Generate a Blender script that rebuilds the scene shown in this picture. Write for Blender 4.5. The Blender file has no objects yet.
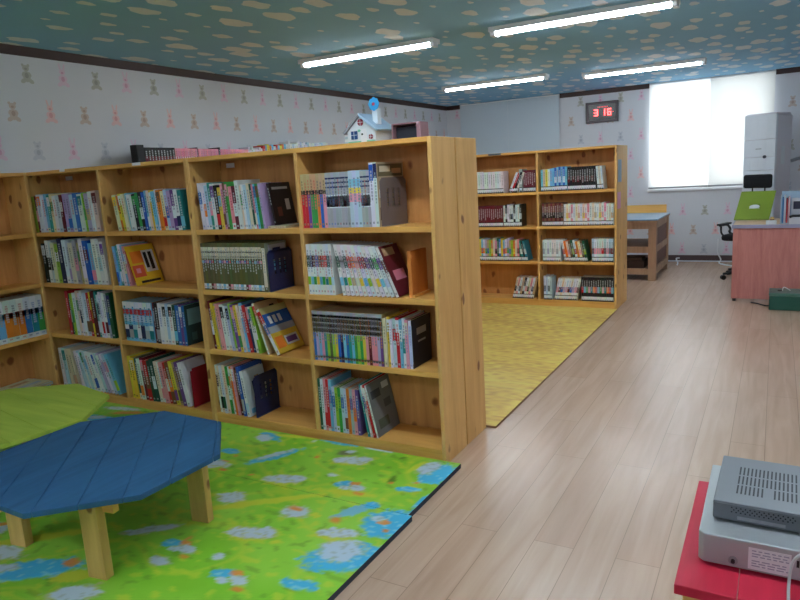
import bpy, math, random
from mathutils import Matrix, Vector
random.seed(7)
C = bpy.context.scene.collection
PI = math.pi

# ------------------------------------------------------------------ helpers
def lin(c):
    c = c / 255.0
    return c / 12.92 if c <= .04045 else ((c + .055) / 1.055) ** 2.4
def rgb(r, g, b): return (lin(r), lin(g), lin(b), 1.0)

class MB:
    def __init__(s): s.v = []; s.f = []; s.mi = []; s.col = []
    def face(s, pts, mi=0, col=(1, 1, 1, 1)):
        n = len(s.v); s.v += [tuple(p) for p in pts]; s.f.append(tuple(range(n, n + len(pts)))); s.mi.append(mi); s.col.append(col)
    def raw(s, vs, fs, mi=0, col=(1, 1, 1, 1)):
        n = len(s.v); s.v += [tuple(p) for p in vs]
        for f in fs: s.f.append(tuple(i + n for i in f)); s.mi.append(mi); s.col.append(col)
    def box(s, x0, x1, y0, y1, z0, z1, mi=0, col=(1, 1, 1, 1), M=None):
        vs = [Vector(p) for p in ((x0,y0,z0),(x1,y0,z0),(x1,y1,z0),(x0,y1,z0),(x0,y0,z1),(x1,y0,z1),(x1,y1,z1),(x0,y1,z1))]
        if M: vs = [M @ p for p in vs]
        s.raw(vs, [(0,3,2,1),(4,5,6,7),(0,1,5,4),(1,2,6,5),(2,3,7,6),(3,0,4,7)], mi, col)
    def prism(s, poly, z0, z1, mi=0, col=(1, 1, 1, 1), M=None):
        n = len(poly); vs = [Vector((p[0], p[1], z0)) for p in poly] + [Vector((p[0], p[1], z1)) for p in poly]
        if M: vs = [M @ p for p in vs]
        s.raw(vs, [tuple(range(n - 1, -1, -1)), tuple(range(n, 2 * n))] + [(i, (i + 1) % n, n + (i + 1) % n, n + i) for i in range(n)], mi, col)
    def tube(s, pts, r, n=8, mi=0, col=(1, 1, 1, 1)):
        pts = [Vector(p) for p in pts]; vs = []; fs = []
        for i, p in enumerate(pts):
            a = pts[max(i - 1, 0)]; b = pts[min(i + 1, len(pts) - 1)]; d = (b - a).normalized()
            u = d.cross(Vector((0, 0, 1)))
            if u.length < .1: u = d.cross(Vector((0, 1, 0)))
            u.normalize(); w = d.cross(u); rr = r[i] if isinstance(r, (list, tuple)) else r
            for k in range(n):
                t = 2 * PI * k / n; vs.append(p + u * math.cos(t) * rr + w * math.sin(t) * rr)
        for i in range(len(pts) - 1):
            for k in range(n):
                k2 = (k + 1) % n; fs.append((i*n+k, i*n+k2, (i+1)*n+k2, (i+1)*n+k))
        fs.append(tuple(range(n - 1, -1, -1))); m = (len(pts) - 1) * n; fs.append(tuple(range(m, m + n)))
        s.raw(vs, fs, mi, col)
    def disc(s, c, u, w, rx, ry, n=16, mi=0, col=(1, 1, 1, 1), rot=0):
        c = Vector(c); u = Vector(u); w = Vector(w); pts = []
        for k in range(n):
            t = 2 * PI * k / n; a, b = math.cos(t) * rx, math.sin(t) * ry
            a, b = a * math.cos(rot) - b * math.sin(rot), a * math.sin(rot) + b * math.cos(rot)
            pts.append(c + u * a + w * b)
        s.face(pts, mi, col)
    def build(s, name, mats, parent=None, bevel=0, smooth=False, loc=None, seg=2):
        me = bpy.data.meshes.new(name); me.from_pydata(s.v, [], s.f)
        if not isinstance(mats, (list, tuple)): mats = [mats]
        for m in mats: me.materials.append(m)
        me.polygons.foreach_set('material_index', s.mi)
        if any(c != (1, 1, 1, 1) for c in s.col):
            at = me.color_attributes.new('Col', 'FLOAT_COLOR', 'CORNER'); buf = []
            for p, c in zip(me.polygons, s.col): buf += list(c) * p.loop_total
            at.data.foreach_set('color', buf)
        if smooth: me.polygons.foreach_set('use_smooth', [True] * len(me.polygons))
        me.update(); o = bpy.data.objects.new(name, me); C.objects.link(o)
        if parent: o.parent = parent
        if loc: o.location = loc
        if bevel:
            b = o.modifiers.new('bevel', 'BEVEL'); b.width = bevel; b.segments = seg; b.limit_method = 'ANGLE'; b.angle_limit = math.radians(40)
        return o

def tag(o, label=None, cat=None, group=None, kind=None):
    if label: o['label'] = label
    if cat: o['category'] = cat
    if group: o['group'] = group
    if kind: o['kind'] = kind
    return o
def thing(name, label, cat, loc=(0, 0, 0), rz=0, group=None):
    o = bpy.data.objects.new(name, None); C.objects.link(o); o.empty_display_size = .05
    o.location = loc; o.rotation_euler = (0, 0, rz); return tag(o, label, cat, group)
def copy_tree(o, parent=None):
    kids = [k for k in bpy.data.objects if k.parent == o]
    c = o.copy(); C.objects.link(c); c.parent = parent
    for k in kids: copy_tree(k, c)
    return c

# ------------------------------------------------------------------ materials
def new_mat(name):
    m = bpy.data.materials.new(name); m.use_nodes = True; nt = m.node_tree; b = nt.nodes['Principled BSDF']; return m, nt, b
def plain(name, col, rough=.5, metal=0, spec=.5, noise=0, nscale=30, coat=0):
    m, nt, b = new_mat(name)
    b.inputs['Roughness'].default_value = rough; b.inputs['Metallic'].default_value = metal
    b.inputs['Specular IOR Level'].default_value = spec; b.inputs['Coat Weight'].default_value = coat
    if noise:
        tc = nt.nodes.new('ShaderNodeTexCoord'); n = nt.nodes.new('ShaderNodeTexNoise'); n.inputs['Scale'].default_value = nscale; n.inputs['Detail'].default_value = 4
        mx = nt.nodes.new('ShaderNodeMix'); mx.data_type = 'RGBA'
        mx.inputs[6].default_value = tuple(c * (1 - noise) for c in col[:3]) + (1,); mx.inputs[7].default_value = tuple(min(1, c * (1 + noise)) for c in col[:3]) + (1,)
        nt.links.new(tc.outputs['Object'], n.inputs['Vector']); nt.links.new(n.outputs['Fac'], mx.inputs[0]); nt.links.new(mx.outputs[2], b.inputs['Base Color'])
    else: b.inputs['Base Color'].default_value = col
    return m
def attr_mat(name, rough=.45, spec=.4, bump=0):
    m, nt, b = new_mat(name); a = nt.nodes.new('ShaderNodeAttribute'); a.attribute_name = 'Col'
    nt.links.new(a.outputs['Color'], b.inputs['Base Color']); b.inputs['Roughness'].default_value = rough; b.inputs['Specular IOR Level'].default_value = spec
    return m
def emis(name, col, s):
    m, nt, b = new_mat(name); b.inputs['Base Color'].default_value = col; b.inputs['Emission Color'].default_value = col; b.inputs['Emission Strength'].default_value = s; return m

def wood(name, light, dark, axis='z', knots=True, rough=.5, knotcol=(112, 48, 20), gscale=1.0, kscale=1.0, wear=None):
    m, nt, b = new_mat(name); N = nt.nodes.new; L = nt.links.new
    tc = N('ShaderNodeTexCoord'); mp = N('ShaderNodeMapping')
    sc = {'x': (.12, 1, 1), 'y': (1, .12, 1), 'z': (1, 1, .12)}[axis]
    mp.inputs['Scale'].default_value = sc; L(tc.outputs['Object'], mp.inputs['Vector'])
    oi = N('ShaderNodeObjectInfo'); add = N('ShaderNodeVectorMath'); add.operation = 'MULTIPLY_ADD'
    L(oi.outputs['Random'], add.inputs[0]); add.inputs[1].default_value = (7, 11, 5); L(mp.outputs['Vector'], add.inputs[2])
    n1 = N('ShaderNodeTexNoise'); n1.inputs['Scale'].default_value = 9 * gscale; n1.inputs['Detail'].default_value = 5; n1.inputs['Distortion'].default_value = 1.2
    L(add.outputs['Vector'], n1.inputs['Vector'])
    n2 = N('ShaderNodeTexNoise'); n2.inputs['Scale'].default_value = 60 * gscale; n2.inputs['Detail'].default_value = 3; L(add.outputs['Vector'], n2.inputs['Vector'])
    mix0 = N('ShaderNodeMath'); mix0.operation = 'MULTIPLY_ADD'; L(n2.outputs['Fac'], mix0.inputs[0]); mix0.inputs[1].default_value = .35; L(n1.outputs['Fac'], mix0.inputs[2])
    r = N('ShaderNodeValToRGB'); r.color_ramp.elements[0].position = .42; r.color_ramp.elements[0].color = dark; r.color_ramp.elements[1].position = .88; r.color_ramp.elements[1].color = light
    L(mix0.outputs[0], r.inputs['Fac']); out = r.outputs['Color']
    if knots:
        mp2 = N('ShaderNodeMapping'); s2 = {'x': (.62, 1, 1), 'y': (1, .62, 1), 'z': (1, 1, .62)}[axis]; mp2.inputs['Scale'].default_value = s2
        L(tc.outputs['Object'], mp2.inputs['Vector']); a2 = N('ShaderNodeVectorMath'); a2.operation = 'MULTIPLY_ADD'
        L(oi.outputs['Random'], a2.inputs[0]); a2.inputs[1].default_value = (3, 9, 13); L(mp2.outputs['Vector'], a2.inputs[2])
        nd = N('ShaderNodeTexNoise'); nd.inputs['Scale'].default_value = 14; L(a2.outputs['Vector'], nd.inputs['Vector'])
        a3 = N('ShaderNodeVectorMath'); a3.operation = 'MULTIPLY_ADD'; L(nd.outputs['Color'], a3.inputs[0]); a3.inputs[1].default_value = (.035, .035, .035); L(a2.outputs['Vector'], a3.inputs[2])
        vo = N('ShaderNodeTexVoronoi'); vo.inputs['Scale'].default_value = 9.5 * kscale; L(a3.outputs['Vector'], vo.inputs['Vector'])
        kr = N('ShaderNodeValToRGB'); e = kr.color_ramp.elements; e[0].position = .12; e[0].color = (1, 1, 1, 1); e[1].position = .19; e[1].color = (0, 0, 0, 1)
        L(vo.outputs['Distance'], kr.inputs['Fac']); mx = N('ShaderNodeMix'); mx.data_type = 'RGBA'
        ml = N('ShaderNodeMath'); ml.operation = 'MULTIPLY'; L(kr.outputs['Color'], ml.inputs[0]); ml.inputs[1].default_value = .8
        L(ml.outputs[0], mx.inputs[0]); L(out, mx.inputs[6]); mx.inputs[7].default_value = rgb(*knotcol); out = mx.outputs[2]
    L(out, b.inputs['Base Color']); b.inputs['Roughness'].default_value = rough; b.inputs['Specular IOR Level'].default_value = .35
    bp = N('ShaderNodeBump'); bp.inputs['Strength'].default_value = .08; bp.inputs['Distance'].default_value = .002; L(n2.outputs['Fac'], bp.inputs['Height']); L(bp.outputs['Normal'], b.inputs['Normal'])
    return m

PINE_L, PINE_D = rgb(232, 186, 116), rgb(208, 156, 88)
pine_v = wood('pine_upright', PINE_L, PINE_D, 'z')
pine_h = wood('pine_board', rgb(238, 184, 102), rgb(212, 152, 76), 'x', knots=False)
pine_hy = wood('pine_board_deep', rgb(238, 184, 102), rgb(212, 152, 76), 'y', knots=False)
pine_back = wood('pine_back', rgb(214, 156, 92), rgb(182, 122, 66), 'z', kscale=.8)
pine_leg = wood('pine_leg', rgb(226, 186, 112), rgb(196, 150, 78), 'z', kscale=1.2)
blue_w = wood('blue_paint', rgb(48, 100, 142), rgb(32, 78, 116), 'y', knots=False, rough=.55)
green_w = wood('green_paint', rgb(190, 208, 86), rgb(158, 186, 62), 'x', knots=False, rough=.55)
red_w = wood('red_paint', rgb(214, 40, 70), rgb(186, 24, 54), 'y', knots=False, rough=.5)
work_w = wood('work_table_wood', rgb(196, 160, 128), rgb(164, 126, 98), 'z', knots=False)
pink_w = wood('desk_panel', rgb(204, 136, 128), rgb(182, 112, 106), 'z', knots=False, rough=.4, gscale=2)
book_m = attr_mat('printed_covers', .42, .35)
print_m = attr_mat('printed_surface', .5, .3)
dark_trim = plain('dark_brown_trim', rgb(62, 38, 34), .5, noise=.15)
base_m = plain('dark_skirting', rgb(84, 66, 66), .5)
white_pl = plain('white_plastic', rgb(226, 230, 236), .4)
white_met = plain('white_enamel', rgb(235, 238, 240), .35)
black_pl = plain('black_plastic', rgb(18, 20, 24), .5)
grey_pl = plain('grey_plastic', rgb(150, 152, 158), .45)
label_m = plain('white_label', rgb(232, 234, 238), .6)

# ------------------------------------------------------------------ layout constants (metres)
W = .7344; DEP = .2423; H = 1.5
FX, FY = .042, 3.616
XL, YW, ZC = -3.13, 6.888, 2.331
XR, YB = 2.9, -4.4
TH = .02
SHELF = (1.115, .785, .445, .07)

# ------------------------------------------------------------------ room
def st(name, mb, mats, **k): return tag(mb.build(name, mats, **k), kind='structure')
# floor: laminate planks running towards the far wall
m, nt, b = new_mat('laminate'); N = nt.nodes.new; L = nt.links.new
tc = N('ShaderNodeTexCoord'); mp = N('ShaderNodeMapping'); mp.inputs['Rotation'].default_value = (0, 0, PI / 2); mp.inputs['Location'].default_value = (0.3, .0104, 0)
L(tc.outputs['Object'], mp.inputs['Vector'])
br = N('ShaderNodeTexBrick'); br.offset = .37; br.offset_frequency = 2; br.squash = 1
br.inputs['Scale'].default_value = 1; br.inputs['Brick Width'].default_value = 1.2; br.inputs['Row Height'].default_value = .145
br.inputs['Mortar Size'].default_value = .0016; br.inputs['Mortar Smooth'].default_value = .6; br.inputs['Bias'].default_value = 0
br.inputs['Color1'].default_value = rgb(206, 176, 154); br.inputs['Color2'].default_value = rgb(196, 164, 142); br.inputs['Mortar'].default_value = rgb(156, 130, 112)
L(mp.outputs['Vector'], br.inputs['Vector'])
mp3 = N('ShaderNodeMapping'); mp3.inputs['Scale'].default_value = (1, .07, 1); L(tc.outputs['Object'], mp3.inputs['Vector'])
ng = N('ShaderNodeTexNoise'); ng.inputs['Scale'].default_value = 22; ng.inputs['Detail'].default_value = 5; ng.inputs['Distortion'].default_value = .8; L(mp3.outputs['Vector'], ng.inputs['Vector'])
gr = N('ShaderNodeValToRGB'); gr.color_ramp.elements[0].position = .3; gr.color_ramp.elements[0].color = (.87, .84, .81, 1); gr.color_ramp.elements[1].position = .7; gr.color_ramp.elements[1].color = (1.06, 1.06, 1.06, 1)
L(ng.outputs['Fac'], gr.inputs['Fac']); mm = N('ShaderNodeMix'); mm.data_type = 'RGBA'; mm.blend_type = 'MULTIPLY'; mm.inputs[0].default_value = 1
L(br.outputs['Color'], mm.inputs[6]); L(gr.outputs['Color'], mm.inputs[7]); L(mm.outputs[2], b.inputs['Base Color'])
b.inputs['Roughness'].default_value = .27; b.inputs['Specular IOR Level'].default_value = .62
FLOORM = m
mb = MB(); mb.box(XL - .1, XR + .1, YB - .1, YW + .3, -.1, 0); st('floor', mb, FLOORM)

# ceiling paper: printed little clouds on teal
teal = plain('ceiling_paper', rgb(130, 186, 220), .85, noise=.05, nscale=3)
cloud = plain('cloud_print', rgb(214, 224, 232), .9, noise=.06, nscale=25)
mb = MB(); mb.box(XL - .1, XR + .1, YB - .1, YW + .3, ZC, ZC + .1)
rc = random.Random(3); g = .215; gy = .285; y = YB; j = 0
while y < YW:
    x = XL + (j % 2) * g / 2
    while x < XR:
        if rc.random() < .88:
            cx, cy = x + rc.uniform(-.05, .05), y + rc.uniform(-.08, .08); s = rc.choice((.03, .055, .08, .105, .13)); n = 20
            ph = rc.uniform(0, 6); k1, k2 = rc.randint(3, 4), rc.randint(5, 7); pts = []
            for k in range(n):
                t = -2 * PI * k / n; r = s * (1 + .11 * math.sin(k1 * t + ph) + .07 * math.sin(k2 * t + 2 * ph)); pts.append((cx + .55 * r * math.cos(t), cy + r * math.sin(t), ZC - .0006))
            mb.face(pts, 1)
        x += g
    y += gy; j += 1
st('ceiling', mb, [teal, cloud])

# walls with a printed pattern of sitting bears and rabbits
paper = plain('wall_paper', rgb(214, 216, 222), .8, noise=.02, nscale=6)
def motif(mb, O, U, kind, c1, c2, s=1.0):
    # O centre, U direction along wall, up = z ; everything lies flat on the paper
    V = Vector((0, 0, 1)); nrm = Vector((U[1], -U[0], 0)); O = Vector(O)
    def d(du, dv, rx, ry, col, lay, rot=0):
        mb.disc(O + Vector(U) * du * s + V * dv * s + nrm * (.0006 + .0003 * lay), U, V, rx * s, ry * s, 12, 1, col, rot)
    d(0, -.014, .021, .028, c1, 0)                      # body
    d(-.020, -.036, .017, .011, c1, 1, .5); d(.020, -.036, .017, .011, c1, 1, -.5)   # legs
    d(-.017, -.002, .013, .0075, c1, 1, 1.1); d(.017, -.002, .013, .0075, c1, 1, -1.1)  # arms
    d(0, .028, .018, .016, c1, 1)                       # head
    if kind: d(-.012, .055, .0055, .019, c1, 0, .2); d(.013, .055, .0055, .019, c1, 0, -.2)
    else: d(-.015, .043, .0075, .0075, c1, 0); d(.015, .043, .0075, .0075, c1, 0)
    d(0, -.008, .011, .014, c2, 2); d(0, .025, .008, .006, c2, 2)
TAN = (rgb(200, 184, 176), rgb(180, 158, 148)); PNK = (rgb(224, 200, 216), rgb(212, 166, 190)); GRN = (rgb(184, 184, 176), rgb(160, 160, 154)); GRY = (rgb(196, 200, 210), rgb(172, 178, 190)); SAL = (rgb(230, 196, 198), rgb(218, 164, 168))
def wall_motifs(mb, base, U, u0, u1, anchor, z0, holes=()):
    for r in range(-8, 3):
        z = z0 + r * .2535
        if z < .12 or z > 2.25: continue
        row = (r % 4); off = 0 if r % 2 == 0 else .133
        k = math.floor((u0 - anchor) / .2655)
        while True:
            u = anchor + off + k * .2655
            if u > u1 - .05: break
            if u > u0 + .05 and not any(a < u < b_ and c < z < d_ for a, b_, c, d_ in holes):
                kind = k % 2; c = (SAL if r % 3 == 0 else PNK) if kind else (TAN, GRN, GRY)[r % 3]
                P = Vector(base) + Vector(U) * u; motif(mb, (P.x, P.y, z), U, kind, c[0], c[1], 1.3)
            k += 1
mb = MB(); mb.box(XL - .1, XL, YB - .1, YW + .3, 0, ZC); wall_motifs(mb, (XL, 0, 0), (0, 1, 0), YB, YW, .126, 1.905)
for i, c in enumerate(mb.col):
    if mb.mi[i] == 0: mb.col[i] = (.99, 1, 1, 1)
st('wall_left', mb, [paper, print_m])
WX0, WX1, WZ0, WZ1 = -.185, 1.22, .965, ZC - .02      # opening of the bright window
mb = MB()
for a in ((XL - .1, WX0, 0, ZC), (WX1, XR + .1, 0, ZC), (WX0, WX1, 0, WZ0), (WX0, WX1, WZ1, ZC)): mb.box(a[0], a[1], YW, YW + .2, a[2], a[3], 0, (.99, 1, 1, 1))
wall_motifs(mb, (0, YW, 0), (1, 0, 0), XL, XR, -1.10 - .133, 1.943, holes=((-2.95, -1.30, .9, 2.4), (-.3, 1.3, .86, 2.4)))
st('wall_far', mb, [paper, print_m])
mb = MB(); mb.box(XR, XR + .1, YB - .1, YW + .3, 0, ZC); st('wall_right', mb, paper)
mb = MB(); mb.box(XL - .1, XR + .1, YB - .1, YB, 0, ZC); st('wall_back', mb, paper)
# crown moulding and skirting
mb = MB(); mb.prism([(0, 0), (.022, 0), (.016, -.03), (.010, -.055), (0, -.06)][::-1], YB, YW, M=Matrix.Translation((XL, 0, ZC)) @ Matrix(((1, 0, 0, 0), (0, 0, 1, 0), (0, 1, 0, 0), (0, 0, 0, 1))))
st('trim_1', mb, dark_trim)
mb = MB(); mb.box(XL + .022, -2.9, YW - .02, YW, ZC - .06, ZC); mb.box(-1.385, -.198, YW - .02, YW, ZC - .06, ZC); mb.box(1.235, XR, YW - .02, YW, ZC - .06, ZC)
st('trim_2', mb, dark_trim)
mb = MB(); mb.box(XL + .012, XR, YW - .012, YW, 0, .085); mb.box(XL + .012, XR, YW - .02, YW - .012, 0, .016, 1); st('baseboard_far', mb, [base_m, white_pl])
mb = MB(); mb.box(XL, XL + .012, YB, YW, 0, .085); st('baseboard_left', mb, base_m)

# bright window behind its blinds
fr = MB()
for a in ((WX0, WX1, WZ0, WZ0 + .04), (WX0, WX1, WZ1 - .04, WZ1), (WX0, WX0 + .04, WZ0, WZ1), (WX1 - .04, WX1, WZ0, WZ1), (.505, .545, WZ0, WZ1)): fr.box(a[0], a[1], YW + .06, YW + .11, a[2], a[3])
wn = st('window_1', fr, white_met)
gm, nt, b = new_mat('window_glass'); tr = nt.nodes.new('ShaderNodeBsdfTransparent'); gl = nt.nodes.new('ShaderNodeBsdfGlossy'); gl.inputs['Roughness'].default_value = .02; ms = nt.nodes.new('ShaderNodeMixShader'); ms.inputs[0].default_value = .06
nt.links.new(tr.outputs[0], ms.inputs[1]); nt.links.new(gl.outputs[0], ms.inputs[2]); nt.links.new(ms.outputs[0], nt.nodes['Material Output'].inputs['Surface'])
for a, c in ((WX0 + .04, .505), (.545, WX1 - .04)):
    gp = MB(); gp.box(a, c, YW + .082, YW + .088, WZ0 + .04, WZ1 - .04); gp.build('window_pane', gm, wn)
sl = MB(); sl.box(WX0 - .03, WX1 + .03, YW - .03, YW + .06, WZ0 - .03, WZ0); tag(sl.build('window_sill', white_met, bevel=.003), kind='structure')

def blind_mat(name, col, trans):
    m, nt, b = new_mat(name); b.inputs['Base Color'].default_value = col; b.inputs['Roughness'].default_value = .9
    if trans:
        t = nt.nodes.new('ShaderNodeBsdfTranslucent'); t.inputs['Color'].default_value = trans; ms = nt.nodes.new('ShaderNodeMixShader'); ms.inputs[0].default_value = .55
        nt.links.new(b.outputs[0], ms.inputs[1]); nt.links.new(t.outputs[0], ms.inputs[2]); nt.links.new(ms.outputs[0], nt.nodes['Material Output'].inputs['Surface'])
    return m
bl_a = blind_mat('white_blind_cloth', rgb(240, 240, 236), rgb(252, 252, 250)); bl_b = blind_mat('greyer_blind_cloth', rgb(236, 236, 234), rgb(220, 220, 216)); bl_c = blind_mat('blue_grey_blind_cloth', rgb(198, 212, 222), None)  # second cloth is greyer and less translucent than the first
def blind(x0, x1, z0, mat, label, n=1, cat='blind', grp=None):
    t = thing('roller_blind', label, cat, ((x0 + x1) / 2, YW - .045, z0), 0, grp); hw = (x1 - x0) / 2; top = ZC - z0
    f = MB(); f.box(-hw, hw, -.0008, .0008, .018, top - .012); f.build('blind_cloth', mat, t)
    f = MB(); f.tube([(-hw, .012, top - .016), (hw, .012, top - .016)], .014, 12); f.build('roller', white_met, t)
    f = MB(); f.box(-hw, hw, -.006, .006, 0, .02); f.build('bottom_rail', grey_pl, t, bevel=.002)
    return t
blind(-.198, .522, .975, bl_a, 'bright white roller blind on the half window nearer the red clock', grp='blinds over the bright window')
blind(.526, 1.232, .975, bl_b, 'off-white roller blind on the window half behind the air conditioner', grp='blinds over the bright window')
blind(-2.885, -2.14, .80, bl_c, 'unlit blue-grey roller blind nearer the corner of the room', grp='closed blue-grey blinds')
blind(-2.137, -1.388, .80, bl_c, 'unlit blue-grey roller blind nearer the red digital clock', grp='closed blue-grey blinds')

# ------------------------------------------------------------------ fluorescent lamps
tube_m = emis('lit_tube', (.86, .95, 1.0, 1), 34); refl_m = plain('lamp_reflector', rgb(236, 240, 242), .3)
def lamp(x, y, label):
    t = thing('fluorescent_light', label, 'ceiling light', (x, y, ZC), 0, 'tube lights on the cloud ceiling')
    f = MB(); f.prism([(-.065, -.034), (-.06, -.034), (-.045, -.026), (.045, -.026), (.06, -.034), (.065, -.034), (.065, -.001), (-.065, -.001)], -.62, .62, M=Matrix(((0, 0, 1, 0), (1, 0, 0, 0), (0, 1, 0, 0), (0, 0, 0, 1)))); f.build('housing', refl_m, t)
    for s in (-1, 1):
        f = MB(); f.tube([(-.575, s * .0135, -.042), (.575, s * .0135, -.042)], .011, 10); f.build('tube', tube_m, t, smooth=True)
        f = MB(); f.box(s * .6 - .018, s * .6 + .018, -.04, .04, -.06, -.022); f.build('end_cap', white_pl, t, bevel=.004)
    return t
lamp(-1.58, 2.1, 'lit fluorescent ceiling light over the toy house, nearer of the two on that side')
lamp(.10, 2.1, 'longest-looking lit fluorescent ceiling light, over the aisle beside the bookcases')
lamp(-1.53, 4.74, 'lit fluorescent ceiling light nearest the blue-grey blinds')
lamp(.0, 5.1, 'lit fluorescent ceiling light nearest the bright window blinds')
lamp(1.75, 2.1, 'lit fluorescent ceiling light out of frame over the desk side')
lamp(.10, -.75, 'unseen fluorescent ceiling light added above the near edge of the play mat')  # this and the lamps below are unseen, added to brighten the near end
lamp(1.75, -.75, 'unseen fluorescent ceiling light added above the red table')
lamp(.10, -3.4, 'unseen fluorescent ceiling light added behind the play mat')
lamp(-1.58, -3.4, 'unseen fluorescent ceiling light added behind the blue table')

# ------------------------------------------------------------------ bookcases
def bookcase(label, loc, rz=0, name='bookcase', notes=()):
    t = thing(name, label, 'bookcase', loc, rz, 'pine bookcases'); w2 = 2 * W
    B = lambda nm, a, mat, bv=.0012: (lambda f: (f.box(*a), f.build(nm, mat, t, bevel=bv, seg=1))[1])(MB())
    B('side_panel', (-w2 + .0005, -w2 + TH, 0, DEP - .0005, 0, H), pine_v, .002); B('side_panel', (-TH, -.0005, 0, DEP - .0005, 0, H), pine_v, .002)
    B('divider', (-W - TH / 2, -W + TH / 2, .001, DEP - .008, SHELF[3], H - TH - .001), pine_v)
    B('top_board', (-w2 + TH, -TH, 0, DEP - .008, H - .022, H), pine_h)
    for k in (0, 1):
        x0, x1 = (-w2 + TH, -W - TH / 2) if k else (-W + TH / 2, -TH)
        for z in SHELF[:3]: B('shelf', (x0, x1, .002, DEP - .008, z - .026, z), pine_h)
    B('base_board', (-w2 + TH, -TH, .001, DEP - .008, SHELF[3] - .022, SHELF[3]), pine_h)
    B('plinth', (-w2 + TH, -TH, .006, .024, 0, SHELF[3] - .022), pine_h)
    B('back_panel', (-w2 + TH, -TH, DEP - .008, DEP - .001, 0, H), pine_back, 0)
    return t
def sticker(parent, x0, x1, z0, z1, y=-.0012, mat=None, name='label_sticker'):
    f = MB(); f.box(x0, x1, y, y + .0011, z0, z1); return f.build(name, mat or label_m, parent)
bk_r = bookcase('long pine bookcase nearest the aisle, holding the toy house on top', (0, 0, 0))
bk_l = bookcase('long pine bookcase reaching into the corner, full of white picture books', (-2 * W, 0, 0))
bookcase('pine bookcase standing back to back behind the one with the toy house', (-2 * W, 2 * DEP + .011, 0), PI)
side = bookcase('pine bookcase along the left wall, holding blue and orange banded volumes', (XL + .0003 + DEP, -.0005, 0), 0)
side.rotation_euler = (0, 0, PI / 2); side.location = (XL + DEP, -.001, 0)
for yy_, lb in ((.51, 'pine bookcase against the left wall holding the black case and black volumes on top'), (1.985, 'pine bookcase against the left wall, beyond the pink volumes, nearer the blinds')):
    o = bookcase(lb, (XL + DEP, yy_ + 2 * W, 0), PI / 2)
bk_f = bookcase('pine bookcase beyond the yellow mat with catalogued library volumes', (FX, FY, 0))
bookcase('pine bookcase backing onto the far one beside the glass-topped table', (FX - 2 * W, FY + 2 * DEP + .008, 0), PI)
sticker(bk_l, -1.08, -1.03, H - .014, H + .0, ); sticker(bk_l, -.42, -.35, H - .016, H)
sticker(bk_r, -1.40, -1.34, H - .06, H - .035, y=.2320, name='paper_tag'); sticker(bk_l, -1.37, -1.30, H - .06, H - .035, y=.2320, name='paper_tag')
dk = plain('dark_label', rgb(70, 76, 84), .5)
sticker(bk_f, -1.22, -1.09, H - .018, H - .001, mat=dk)
f = MB(); f.box(0, .0012, .06, .20, 1.17, 1.37); f.build('notice', plain('grey_blue_paper', rgb(150, 172, 190), .6), bk_f)
f = MB(); f.box(0, .0012, .03, .17, .93, 1.08); f.build('pink_note', plain('pink_paper', rgb(226, 160, 186), .6), bk_f)

# ------------------------------------------------------------------ books
COL = {'white': (226, 230, 236), 'cream': (226, 216, 190), 'grey': (168, 172, 180), 'black': (24, 24, 28), 'red': (200, 36, 44), 'maroon': (104, 30, 40), 'orange': (232, 128, 44),
       'yellow': (234, 208, 60), 'green': (60, 156, 74), 'dark green': (24, 84, 66), 'lime': (150, 196, 60), 'teal': (40, 140, 146), 'sky blue': (120, 190, 224), 'blue': (44, 104, 190), 'navy': (30, 42, 92),
       'lilac': (180, 166, 210), 'purple': (116, 76, 150), 'pink': (232, 150, 172), 'brown': (120, 80, 58), 'tan': (196, 166, 126), 'olive': (98, 98, 58), 'pale blue': (184, 208, 228)}
ORD = 'first second third fourth fifth sixth seventh eighth ninth tenth eleventh twelfth thirteenth fourteenth fifteenth sixteenth seventeenth eighteenth nineteenth twentieth'.split()
ORD += ['twenty-' + x for x in ORD[:9]] + ['thirtieth'] + ['thirty-' + x for x in ORD[:9]]
CC = lambda n, r=None, j=10: (lambda c: rgb(*[max(4, min(250, v + (r.randint(-j, j) if r else 0))) for v in c]))(COL[n])
PAGES = rgb(206, 188, 158)
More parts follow.
